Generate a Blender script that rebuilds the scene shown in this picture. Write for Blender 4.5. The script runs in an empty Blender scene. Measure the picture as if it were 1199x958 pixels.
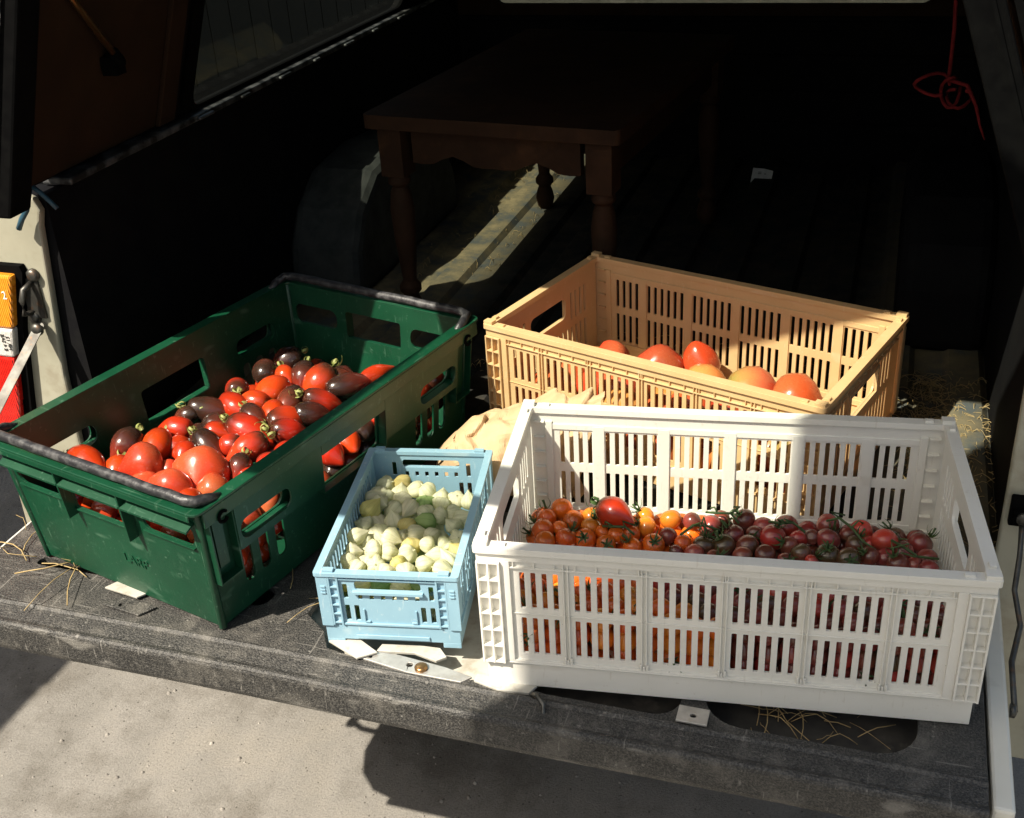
import bpy, bmesh, math, random
from mathutils import Vector, Matrix, Euler
rnd = random.Random(7)
R = math.radians
scene = bpy.context.scene
col = scene.collection
# ------------------------------------------------------------------ helpers
def obj(name, me, mat, parent=None):
    o = bpy.data.objects.new(name, me); col.objects.link(o)
    if mat and me is not None and not me.materials: me.materials.append(mat)
    if parent: o.parent = parent
    return o
def tag(o, label=None, cat=None, group=None, kind=None):
    if label: o['label'] = label
    if cat: o['category'] = cat
    if group: o['group'] = group
    if kind: o['kind'] = kind
    return o
def empty(name, loc, rz=0):
    o = bpy.data.objects.new(name, None); col.objects.link(o)
    o.location = loc; o.rotation_euler = (0, 0, rz); o.empty_display_size = .05
    return o
class MB:
    """collects shapes and links them as one mesh object"""
    def __init__(s): s.v = []; s.f = []; s.sm = []
    def add(s, vs, fs, fn=None, smooth=False):
        n = len(s.v)
        s.v += [tuple(fn(*v)) if fn else tuple(v) for v in vs]
        s.f += [[i + n for i in f] for f in fs]; s.sm += [smooth] * len(fs)
        return s
    def box(s, x0, x1, y0, y1, z0, z1, fn=None):
        vs = [(x, y, z) for z in (z0, z1) for y in (y0, y1) for x in (x0, x1)]
        return s.add(vs, [(0, 2, 3, 1), (4, 5, 7, 6), (0, 1, 5, 4), (2, 6, 7, 3), (0, 4, 6, 2), (1, 3, 7, 5)], fn)
    def tube(s, pts, r, n=8, fn=None, smooth=True):
        pts = [Vector(p) for p in pts]; vs = []; fs = []
        up = Vector((.13, .31, .94)).normalized()
        for i, p in enumerate(pts):
            d = (pts[min(i + 1, len(pts) - 1)] - pts[max(i - 1, 0)]).normalized()
            a = d.cross(up)
            if a.length < .05: a = d.cross(Vector((1, 0, 0)))
            a.normalize(); b = d.cross(a)
            rr = r[i] if isinstance(r, (list, tuple)) else r
            for k in range(n):
                t = 2 * math.pi * k / n
                vs.append(p + a * rr * math.cos(t) + b * rr * math.sin(t))
        for i in range(len(pts) - 1):
            for k in range(n):
                fs.append((i * n + k, i * n + (k + 1) % n, (i + 1) * n + (k + 1) % n, (i + 1) * n + k))
        fs.append(tuple(range(n))[::-1]); fs.append(tuple(range((len(pts) - 1) * n, len(pts) * n)))
        return s.add(vs, fs, fn, smooth)
    def lathe(s, prof, n=16, fn=None, c=(0, 0), smooth=True):
        vs = []; fs = []
        for r, z in prof:
            for k in range(n):
                t = 2 * math.pi * k / n; vs.append((c[0] + r * math.cos(t), c[1] + r * math.sin(t), z))
        m = len(prof)
        for i in range(m - 1):
            for k in range(n):
                fs.append((i * n + k, i * n + (k + 1) % n, (i + 1) * n + (k + 1) % n, (i + 1) * n + k))
        fs.append(tuple(range(n))[::-1]); fs.append(tuple(range((m - 1) * n, m * n)))
        return s.add(vs, fs, fn, smooth)
    def prism(s, poly, x0, x1, fn=None):
        """closed polygon (y,z) extruded along x"""
        n = len(poly); vs = [(x0, y, z) for y, z in poly] + [(x1, y, z) for y, z in poly]
        fs = [(i, (i + 1) % n, n + (i + 1) % n, n + i) for i in range(n)] + [tuple(range(n))[::-1], tuple(range(n, 2 * n))]
        return s.add(vs, fs, fn)
    def mesh(s, name, recalc=True):
        me = bpy.data.meshes.new(name); me.from_pydata([tuple(v) for v in s.v], [], s.f)
        me.polygons.foreach_set('use_smooth', s.sm)
        if recalc:
            bm = bmesh.new(); bm.from_mesh(me); bmesh.ops.recalc_face_normals(bm, faces=bm.faces); bm.to_mesh(me); bm.free()
        me.update(); return me
    def build(s, name, mat, parent=None, bevel=0, seg=2, recalc=True):
        o = obj(name, s.mesh(name, recalc), mat, parent)
        if bevel:
            m = o.modifiers.new('bevel', 'BEVEL'); m.width = bevel; m.segments = seg; m.limit_method = 'ANGLE'; m.angle_limit = R(35)
            m.harden_normals = False
        return o
def rr(x0, x1, y0, y1, r=.0, n=4):
    r = min(r, (x1 - x0) / 2 - 1e-5, (y1 - y0) / 2 - 1e-5)
    if r <= 1e-5: return [(x0, y0), (x1, y0), (x1, y1), (x0, y1)]
    out = []
    for cx, cy, a0 in ((x1 - r, y0 + r, -90), (x1 - r, y1 - r, 0), (x0 + r, y1 - r, 90), (x0 + r, y0 + r, 180)):
        for k in range(n + 1):
            a = R(a0 + 90 * k / n); out.append((cx + r * math.cos(a), cy + r * math.sin(a)))
    return out
def plate(outline, holes, t0, t1):
    """flat plate with holes; returns verts (x, y, t) and faces"""
    cu = bpy.data.curves.new('plate', 'CURVE'); cu.dimensions = '2D'; cu.fill_mode = 'BOTH'; cu.extrude = (t1 - t0) / 2
    for loop in [outline] + holes:
        sp = cu.splines.new('POLY'); sp.points.add(len(loop) - 1)
        for p, (x, y) in zip(sp.points, loop): p.co = (x, y, 0, 1)
        sp.use_cyclic_u = True
    ob = bpy.data.objects.new('plate', cu)
    me = bpy.data.meshes.new_from_object(ob)
    bm = bmesh.new(); bm.from_mesh(me); bmesh.ops.remove_doubles(bm, verts=bm.verts, dist=1e-6)
    m = (t0 + t1) / 2
    vs = [(v.co.x, v.co.y, v.co.z + m) for v in bm.verts]; bm.verts.index_update(); fs = [[v.index for v in f.verts] for f in bm.faces]
    bm.free(); bpy.data.objects.remove(ob); bpy.data.meshes.remove(me); bpy.data.curves.remove(cu)
    return vs, fs
def text(s, size, t):
    cu = bpy.data.curves.new('text', 'FONT'); cu.body = s; cu.size = size; cu.extrude = t / 2; cu.align_x = 'CENTER'; cu.align_y = 'CENTER'; cu.resolution_u = 3
    ob = bpy.data.objects.new('text', cu); me = bpy.data.meshes.new_from_object(ob)
    vs = [tuple(v.co) for v in me.vertices]; fs = [list(p.vertices) for p in me.polygons]
    bpy.data.objects.remove(ob); bpy.data.meshes.remove(me); bpy.data.curves.remove(cu)
    return vs, fs
# ------------------------------------------------------------------ materials
def new_mat(name):
    m = bpy.data.materials.new(name); m.use_nodes = True
    nt = m.node_tree; b = nt.nodes['Principled BSDF']
    return m, nt, b
def L(nt, a, ao, b, bi): nt.links.new(a.outputs[ao], b.inputs[bi])
def node(nt, t, **k):
    n = nt.nodes.new(t)
    for a, v in k.items():
        if a.startswith('i_'): n.inputs[a[2:].replace('_', ' ')].default_value = v
        else: setattr(n, a, v)
    return n
def ramp(nt, stops):
    n = nt.nodes.new('ShaderNodeValToRGB'); e = n.color_ramp.elements
    while len(e) < len(stops): e.new(.5)
    for x, (p, c) in zip(e, stops): x.position = p; x.color = (*c, 1) if len(c) == 3 else c
    return n
def pmat(name, c1, c2=None, scale=20, rough=.5, metal=0, bump=0, bscale=200, detail=4, lo=.35, hi=.65, transl=0, coat=0, spec=.5, c3=None, scale3=6, lo3=.55, hi3=.7, rough2=None, scr=None, scr_amt=.5, ribs=0):
    """two-tone noise plastic / paint / metal; c3 = dust or wear patches"""
    m, nt, b = new_mat(name)
    b.inputs['Roughness'].default_value = rough; b.inputs['Metallic'].default_value = metal
    b.inputs['Coat Weight'].default_value = coat; b.inputs['Coat Roughness'].default_value = .12
    b.inputs['Specular IOR Level'].default_value = spec
    tc = node(nt, 'ShaderNodeTexCoord')
    out = None
    if c2:
        n = node(nt, 'ShaderNodeTexNoise', i_Scale=scale, i_Detail=detail, i_Roughness=.6); L(nt, tc, 'Object', n, 'Vector')
        r = ramp(nt, [(lo, c1), (hi, c2)]); L(nt, n, 'Fac', r, 'Fac'); out = r
        if rough2 is not None:
            mr = node(nt, 'ShaderNodeMapRange'); mr.inputs['To Min'].default_value = rough; mr.inputs['To Max'].default_value = rough2
            L(nt, n, 'Fac', mr, 'Value'); L(nt, mr, 'Result', b, 'Roughness')
    if c3:
        n3 = node(nt, 'ShaderNodeTexNoise', i_Scale=scale3, i_Detail=8, i_Roughness=.68); L(nt, tc, 'Object', n3, 'Vector')
        r3 = ramp(nt, [(lo3, (0, 0, 0)), (hi3, (1, 1, 1))]); L(nt, n3, 'Fac', r3, 'Fac')
        mx = node(nt, 'ShaderNodeMix', data_type='RGBA'); L(nt, r3, 'Color', mx, 0)
        if out: nt.links.new(out.outputs['Color'], mx.inputs[6])
        else: mx.inputs[6].default_value = (*c1, 1)
        mx.inputs[7].default_value = (*c3, 1); nt.links.new(mx.outputs[2], b.inputs['Base Color'])
    elif out: L(nt, out, 'Color', b, 'Base Color')
    else: b.inputs['Base Color'].default_value = (*c1, 1)
    if scr:   # rubbed streaks and nicks, stretched two ways
        last = b.inputs['Base Color'].links[0].from_socket if b.inputs['Base Color'].links else None
        for k, (sx, sy, sz, rot) in enumerate(((260, 14, 40, .5), (16, 240, 30, -.4), (150, 150, 150, 0))):
            mpn = node(nt, 'ShaderNodeMapping'); mpn.inputs['Scale'].default_value = (sx, sy, sz); mpn.inputs['Rotation'].default_value = (rot * .6, rot, rot); L(nt, tc, 'Object', mpn, 'Vector')
            ns = node(nt, 'ShaderNodeTexNoise', i_Scale=1.0, i_Detail=2, i_Roughness=.5); L(nt, mpn, 'Vector', ns, 'Vector')
            rs = ramp(nt, [(.66, (0, 0, 0)), (.74, (scr_amt,) * 3)]); L(nt, ns, 'Fac', rs, 'Fac')
            mx = node(nt, 'ShaderNodeMix', data_type='RGBA'); L(nt, rs, 'Color', mx, 0)
            if last is not None: nt.links.new(last, mx.inputs[6])
            else: mx.inputs[6].default_value = (*c1, 1)
            mx.inputs[7].default_value = (*scr, 1); last = mx.outputs[2]
        nt.links.new(last, b.inputs['Base Color'])
    if ribs:
        wv = node(nt, 'ShaderNodeTexWave', i_Scale=ribs); wv.bands_direction = 'X'; L(nt, tc, 'Object', wv, 'Vector')
        bw = node(nt, 'ShaderNodeBump', i_Strength=.8, i_Distance=.002); L(nt, wv, 'Fac', bw, 'Height'); L(nt, bw, 'Normal', b, 'Normal'); bump = 0
    if bump:
        nb = node(nt, 'ShaderNodeTexNoise', i_Scale=bscale, i_Detail=3); L(nt, tc, 'Object', nb, 'Vector')
        bp = node(nt, 'ShaderNodeBump', i_Strength=bump, i_Distance=.002); L(nt, nb, 'Fac', bp, 'Height'); L(nt, bp, 'Normal', b, 'Normal')
    if transl:
        tr = node(nt, 'ShaderNodeBsdfTranslucent'); ms = node(nt, 'ShaderNodeMixShader'); ms.inputs[0].default_value = transl
        tr.inputs['Color'].default_value = (*c1, 1)
        o = nt.nodes['Material Output']; L(nt, b, 'BSDF', ms, 1); L(nt, tr, 'BSDF', ms, 2); L(nt, ms, 'Shader', o, 'Surface')
    return m
def fruit(name, tip, mid, stem, p=(.15, .5, .8), rough=.15, mott=.25, hue=.006, val=.25, coat=.25, dust=1):
    """ripe skin: colour runs from the tip to the shoulders, mottled, a little different on each fruit"""
    m, nt, b = new_mat(name)
    tc = node(nt, 'ShaderNodeTexCoord'); sp = node(nt, 'ShaderNodeSeparateXYZ'); L(nt, tc, 'Generated', sp, 0)
    oi = node(nt, 'ShaderNodeObjectInfo')
    n = node(nt, 'ShaderNodeTexNoise', i_Scale=3.0, i_Detail=5, i_Roughness=.6); n.noise_dimensions = '4D'
    L(nt, tc, 'Generated', n, 'Vector')
    mw = node(nt, 'ShaderNodeMath', operation='MULTIPLY'); mw.inputs[1].default_value = 37; L(nt, oi, 'Random', mw, 0); L(nt, mw, 'Value', n, 'W')
    a = node(nt, 'ShaderNodeMath', operation='MULTIPLY_ADD'); a.inputs[1].default_value = mott * 2; L(nt, n, 'Fac', a, 0); 
    s = node(nt, 'ShaderNodeMath', operation='SUBTRACT'); s.inputs[1].default_value = mott; L(nt, sp, 'Z', s, 0); L(nt, s, 'Value', a, 2)
    r = ramp(nt, [(p[0], tip), (p[1], mid), (p[2], stem)]); L(nt, a, 'Value', r, 'Fac')
    h = node(nt, 'ShaderNodeHueSaturation'); L(nt, r, 'Color', h, 'Color')
    m1 = node(nt, 'ShaderNodeMapRange'); m1.inputs['To Min'].default_value = .5 - hue; m1.inputs['To Max'].default_value = .5 + hue; L(nt, oi, 'Random', m1, 'Value'); L(nt, m1, 'Result', h, 'Hue')
    f = node(nt, 'ShaderNodeMath', operation='FRACT'); g = node(nt, 'ShaderNodeMath', operation='MULTIPLY'); g.inputs[1].default_value = 7.31
    L(nt, oi, 'Random', g, 0); L(nt, g, 'Value', f, 0)
    m2 = node(nt, 'ShaderNodeMapRange'); m2.inputs['To Min'].default_value = 1 - val; m2.inputs['To Max'].default_value = 1 + val * .6; L(nt, f, 'Value', m2, 'Value'); L(nt, m2, 'Result', h, 'Value')
    n5 = node(nt, 'ShaderNodeTexNoise', i_Scale=34.0, i_Detail=4, i_Roughness=.7); L(nt, tc, 'Generated', n5, 'Vector')
    r5 = ramp(nt, [(.60, (0, 0, 0)), (.74, (.30 * dust,) * 3)]); L(nt, n5, 'Fac', r5, 'Fac')
    x5 = node(nt, 'ShaderNodeMix', data_type='RGBA'); L(nt, r5, 'Color', x5, 0); nt.links.new(h.outputs['Color'], x5.inputs[6]); x5.inputs[7].default_value = (.42, .26, .16, 1)
    nt.links.new(x5.outputs[2], b.inputs['Base Color'])
    # dusty bloom: roughness varies
    n2 = node(nt, 'ShaderNodeTexNoise', i_Scale=9.0, i_Detail=4); L(nt, tc, 'Generated', n2, 'Vector')
    m3 = node(nt, 'ShaderNodeMapRange'); m3.inputs['From Min'].default_value = .35; m3.inputs['From Max'].default_value = .7
    m3.inputs['To Min'].default_value = rough; m3.inputs['To Max'].default_value = rough + .12; L(nt, n2, 'Fac', m3, 'Value'); L(nt, m3, 'Result', b, 'Roughness')
    b.inputs['Coat Weight'].default_value = coat; b.inputs['Coat Roughness'].default_value = .1
    b.inputs['Subsurface Weight'].default_value = .12; b.inputs['Subsurface Scale'].default_value = .006; b.inputs['Subsurface Radius'].default_value = (1, .3, .15)
    return m
def glass(name, tint, rough=.02, gloss=.08):
    m, nt, b = new_mat(name); nt.nodes.remove(b)
    t = node(nt, 'ShaderNodeBsdfTransparent'); t.inputs['Color'].default_value = (*tint, 1)
    g = node(nt, 'ShaderNodeBsdfGlossy'); g.inputs['Roughness'].default_value = rough
    ms = node(nt, 'ShaderNodeMixShader'); ms.inputs[0].default_value = gloss
    L(nt, t, 'BSDF', ms, 1); L(nt, g, 'BSDF', ms, 2); L(nt, ms, 'Shader', nt.nodes['Material Output'], 'Surface')
    return m
def husk(name, c1, c2):
    """thin papery skin with veins running from stem to tip"""
    m = pmat(name, c1, c2, 90, .55, bump=.3, bscale=260, transl=.45)
    nt = m.node_tree; b = nt.nodes['Principled BSDF']; src = b.inputs['Base Color'].links[0].from_socket
    tc = node(nt, 'ShaderNodeTexCoord'); gr = node(nt, 'ShaderNodeTexGradient'); gr.gradient_type = 'RADIAL'; L(nt, tc, 'Object', gr, 'Vector')
    k = node(nt, 'ShaderNodeMath', operation='MULTIPLY'); k.inputs[1].default_value = 10 * 2 * math.pi; L(nt, gr, 'Fac', k, 0)
    cs = node(nt, 'ShaderNodeMath', operation='COSINE'); L(nt, k, 'Value', cs, 0)
    rp = ramp(nt, [(.80, (0, 0, 0)), (.97, (.45, .45, .45))]); L(nt, cs, 'Value', rp, 'Fac')
    oi = node(nt, 'ShaderNodeObjectInfo'); hs = node(nt, 'ShaderNodeHueSaturation'); mr = node(nt, 'ShaderNodeMapRange'); mr.inputs['To Min'].default_value = .475; mr.inputs['To Max'].default_value = .515
    L(nt, oi, 'Random', mr, 'Value'); L(nt, mr, 'Result', hs, 'Hue'); nt.links.new(src, hs.inputs['Color'])
    mx = node(nt, 'ShaderNodeMix', data_type='RGBA'); L(nt, rp, 'Color', mx, 0); nt.links.new(hs.outputs['Color'], mx.inputs[6]); mx.inputs[7].default_value = (c1[0] * .55, c1[1] * .62, c1[2] * .45, 1)
    nt.links.new(mx.outputs[2], b.inputs['Base Color'])
    return m
M = {}
M['white_plastic'] = pmat('white_plastic', (.88, .865, .81), (.84, .825, .76), 14, .4, transl=.28, c3=(.62, .57, .48), scale3=30, lo3=.62, hi3=.95, scr=(.62, .57, .48), scr_amt=.35)
M['tan_plastic'] = pmat('tan_plastic', (.76, .53, .275), (.70, .48, .24), 14, .42, transl=.25, c3=(.48, .33, .17), scale3=30, lo3=.6, hi3=.95, scr=(.82, .66, .44), scr_amt=.4)
M['blue_plastic'] = pmat('blue_plastic', (.26, .43, .53), (.23, .39, .49), 14, .42, transl=.1, c3=(.42, .5, .50), scale3=30, lo3=.6, hi3=.95, scr=(.5, .6, .62), scr_amt=.4)
M['green_plastic'] = pmat('green_plastic', (.0015, .034, .0145), (.003, .048, .021), 9, .3, bump=.08, bscale=900, c3=(.035, .10, .058), scale3=42, lo3=.6, hi3=.85, rough2=.5, scr=(.10, .19, .13), scr_amt=.35)
M['black_tube'] = pmat('black_tube', (.015, .015, .017), (.10, .10, .10), 60, .3, bump=.3, bscale=300, lo=.45, hi=.8, rough2=.6)
M['liner'] = pmat('liner', (.012, .012, .012), (.070, .067, .060), 430, .5, bump=.8, bscale=520, detail=1, lo=.38, hi=.72, c3=(.15, .14, .122), scale3=24, lo3=.50, hi3=.88, scr=(.22, .21, .19), scr_amt=.5)
M['pan'] = pmat('pan', (.02, .02, .02), (.05, .047, .04), 30, .7, c3=(.12, .11, .09), scale3=12)
M['white_paint'] = pmat('white_paint', (.70, .69, .62), (.62, .61, .54), 6, .32, coat=.3, c3=(.38, .35, .28), scale3=14, lo3=.58, hi3=.85)
M['post_paint'] = pmat('post_paint', (.33, .32, .25), (.27, .26, .20), 9, .4, coat=.2, c3=(.20, .17, .12), scale3=16, lo3=.52, hi3=.8)
M['pale_metal'] = pmat('pale_metal', (.42, .41, .37), (.34, .33, .29), 30, .5, c3=(.22, .19, .14), scale3=40, lo3=.5, hi3=.75)
M['bare_metal'] = pmat('bare_metal', (.62, .60, .56), (.45, .43, .40), 40, .42, .75, c3=(.5, .46, .40), scale3=60)
M['steel'] = pmat('steel', (.11, .11, .10), (.06, .056, .05), 50, .45, .8, c3=(.16, .09, .05), scale3=60)
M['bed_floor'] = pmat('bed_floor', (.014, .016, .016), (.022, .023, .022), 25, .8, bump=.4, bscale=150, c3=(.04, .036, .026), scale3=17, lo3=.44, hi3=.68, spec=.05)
def sun_dust_lane(m, x0, half):
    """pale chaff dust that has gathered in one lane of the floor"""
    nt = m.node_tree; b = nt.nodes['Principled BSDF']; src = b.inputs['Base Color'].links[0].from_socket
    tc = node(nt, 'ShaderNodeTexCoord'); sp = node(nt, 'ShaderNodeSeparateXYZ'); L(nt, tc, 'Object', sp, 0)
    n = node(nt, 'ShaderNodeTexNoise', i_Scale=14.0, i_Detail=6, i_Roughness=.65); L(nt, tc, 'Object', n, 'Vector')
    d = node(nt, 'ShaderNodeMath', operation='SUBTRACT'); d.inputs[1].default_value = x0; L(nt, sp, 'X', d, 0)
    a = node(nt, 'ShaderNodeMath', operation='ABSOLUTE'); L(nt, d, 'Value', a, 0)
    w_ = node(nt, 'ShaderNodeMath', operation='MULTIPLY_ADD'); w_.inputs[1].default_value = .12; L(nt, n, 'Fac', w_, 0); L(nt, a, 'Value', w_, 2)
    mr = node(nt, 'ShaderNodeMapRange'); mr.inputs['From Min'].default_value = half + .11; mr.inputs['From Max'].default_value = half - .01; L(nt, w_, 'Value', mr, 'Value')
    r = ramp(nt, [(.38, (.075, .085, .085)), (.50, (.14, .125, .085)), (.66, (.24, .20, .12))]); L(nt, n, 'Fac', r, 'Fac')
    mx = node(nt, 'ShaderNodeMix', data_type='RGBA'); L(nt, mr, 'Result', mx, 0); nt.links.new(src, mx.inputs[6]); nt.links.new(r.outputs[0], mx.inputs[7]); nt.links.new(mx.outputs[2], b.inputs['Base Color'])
sun_dust_lane(M['bed_floor'], -.79, .15); sun_dust_lane(M['bed_floor'], .25, .08)  # left lane puts the window's sun patch into the colour; right is straw dust
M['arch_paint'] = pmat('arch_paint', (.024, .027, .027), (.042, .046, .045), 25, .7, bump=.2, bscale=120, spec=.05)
M['bed_wall'] = pmat('bed_wall', (.004, .004, .005), (.007, .007, .007), 20, .8, spec=.08)
M['trim_brown'] = pmat('trim_brown', (.020, .011, .006), (.028, .015, .008), 12, .8, spec=.1)
M['black_rubber'] = pmat('black_rubber', (.002, .002, .0022), (.0035, .0035, .0035), 60, .85, spec=.03)
M['chipped_black'] = pmat('chipped_black', (.012, .012, .013), (.02, .02, .02), 60, .4, c3=(.6, .58, .54), scale3=70, lo3=.66, hi3=.70)
M['chipped_edge'] = pmat('chipped_edge', (.012, .012, .013), (.02, .02, .02), 60, .4, c3=(.6, .58, .54), scale3=45, lo3=.46, hi3=.52)
M['red_trim'] = pmat('red_trim', (.55, .05, .06), rough=.5)
M['rail_metal'] = pmat('rail_metal', (.16, .165, .17), (.02, .02, .02), 30, .5, .5, lo=.36, hi=.55)
M['wood'] = pmat('wood', (.036, .018, .0095), (.022, .011, .006), 18, .75, bump=.3, bscale=90, c3=(.06, .028, .013), scale3=9, spec=.12)
M['kraft'] = pmat('kraft', (.60, .42, .25), (.54, .37, .21), 40, .75, bump=.12, bscale=160, transl=.14)
M['straw'] = pmat('straw', (.40, .30, .14), (.28, .20, .085), 60, .6, transl=.1)
M['cord'] = pmat('cord', (.12, .011, .013), (.08, .008, .009), 120, .9, spec=.1)
M['hook'] = pmat('hook', (.02, .06, .09), rough=.4)
M['brass'] = pmat('brass', (.30, .17, .07), rough=.3, metal=.9)
M['card'] = pmat('card', (.55, .55, .52), (.42, .42, .40), 50, .8)
M['amber'] = pmat('amber', (.85, .27, .02), (.95, .36, .03), 90, .15, ribs=90, coat=.6)
M['clear_lens'] = pmat('clear_lens', (.62, .60, .56), (.5, .48, .45), 200, .15, bump=.5, bscale=500, coat=.6)
M['red_lens'] = pmat('red_lens', (.72, .025, .015), (.60, .015, .01), 90, .15, ribs=90, coat=.6)
M['white_print'] = pmat('white_print', (.8, .78, .7), rough=.5)
M['leaf_green'] = pmat('leaf_green', (.035, .075, .018), (.06, .11, .03), 90, .6, transl=.15)
M['calyx_pale'] = pmat('calyx_pale', (.30, .31, .10), (.20, .24, .06), 120, .6, transl=.2)
M['window_glass'] = glass('window_glass', (.66, .68, .64), gloss=.04)
M['front_glass'] = glass('front_glass', (.34, .35, .32), gloss=.03)
M['hatch_glass'] = glass('hatch_glass', (.90, .92, .90), gloss=.03)
M['husk'] = husk('husk', (.66, .67, .40), (.88, .85, .68))
M['husk_yellow'] = husk('husk_yellow', (.64, .58, .16), (.72, .68, .34))
M['husk_green'] = husk('husk_green', (.26, .42, .12), (.40, .50, .22))
M['fabric'] = pmat('fabric', (.86, .85, .81), (.82, .81, .77), 50, .9, transl=.6)
M['fence_wood'] = pmat('fence_wood', (.007, .006, .004), (.012, .010, .007), 6, .8, bump=.3, bscale=40)
M['tyre'] = pmat('tyre', (.02, .02, .02), rough=.8)
M['rim_paint'] = pmat('rim_paint', (.5, .5, .5), rough=.4, metal=.6)
M['red'] = fruit('red', (.46, .030, .006), (.42, .030, .006), (.28, .022, .007), p=(.1, .5, .95), mott=.14)
M['mixed'] = fruit('mixed', (.46, .034, .008), (.36, .026, .008), (.050, .016, .009), p=(.3, .62, .92), mott=.16, dust=.6)
M['dark'] = fruit('dark', (.24, .022, .010), (.075, .018, .011), (.026, .013, .009), p=(.05, .42, .78), mott=.2, dust=.45)
M['oxheart'] = fruit('oxheart', (.46, .045, .013), (.48, .062, .020), (.42, .10, .035), p=(.1, .5, .95), mott=.12, rough=.2)
M['oxheart_orange'] = fruit('oxheart_orange', (.50, .13, .03), (.54, .19, .05), (.48, .22, .06), p=(.1, .5, .9), mott=.12, rough=.2)
M['oxheart_green'] = fruit('oxheart_green', (.50, .075, .03), (.48, .13, .05), (.28, .23, .06), p=(.2, .55, .98), mott=.16, rough=.2)
M['orange'] = fruit('orange', (.70, .120, .010), (.66, .115, .010), (.54, .105, .012), p=(.1, .5, .95), mott=.15)
M['yellow_orange'] = fruit('yellow_orange', (.74, .21, .018), (.74, .23, .02), (.64, .21, .02), p=(.1, .5, .95), mott=.15)
M['purple'] = fruit('purple', (.27, .048, .036), (.22, .042, .032), (.12, .034, .022), p=(.15, .55, .9), mott=.2)
M['ruby'] = fruit('ruby', (.46, .045, .030), (.40, .042, .028), (.24, .034, .022), p=(.15, .55, .9), mott=.18)
M['olive_dark'] = fruit('olive_dark', (.19, .040, .026), (.13, .042, .024), (.075, .048, .020), p=(.15, .5, .85), mott=.2)
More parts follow.
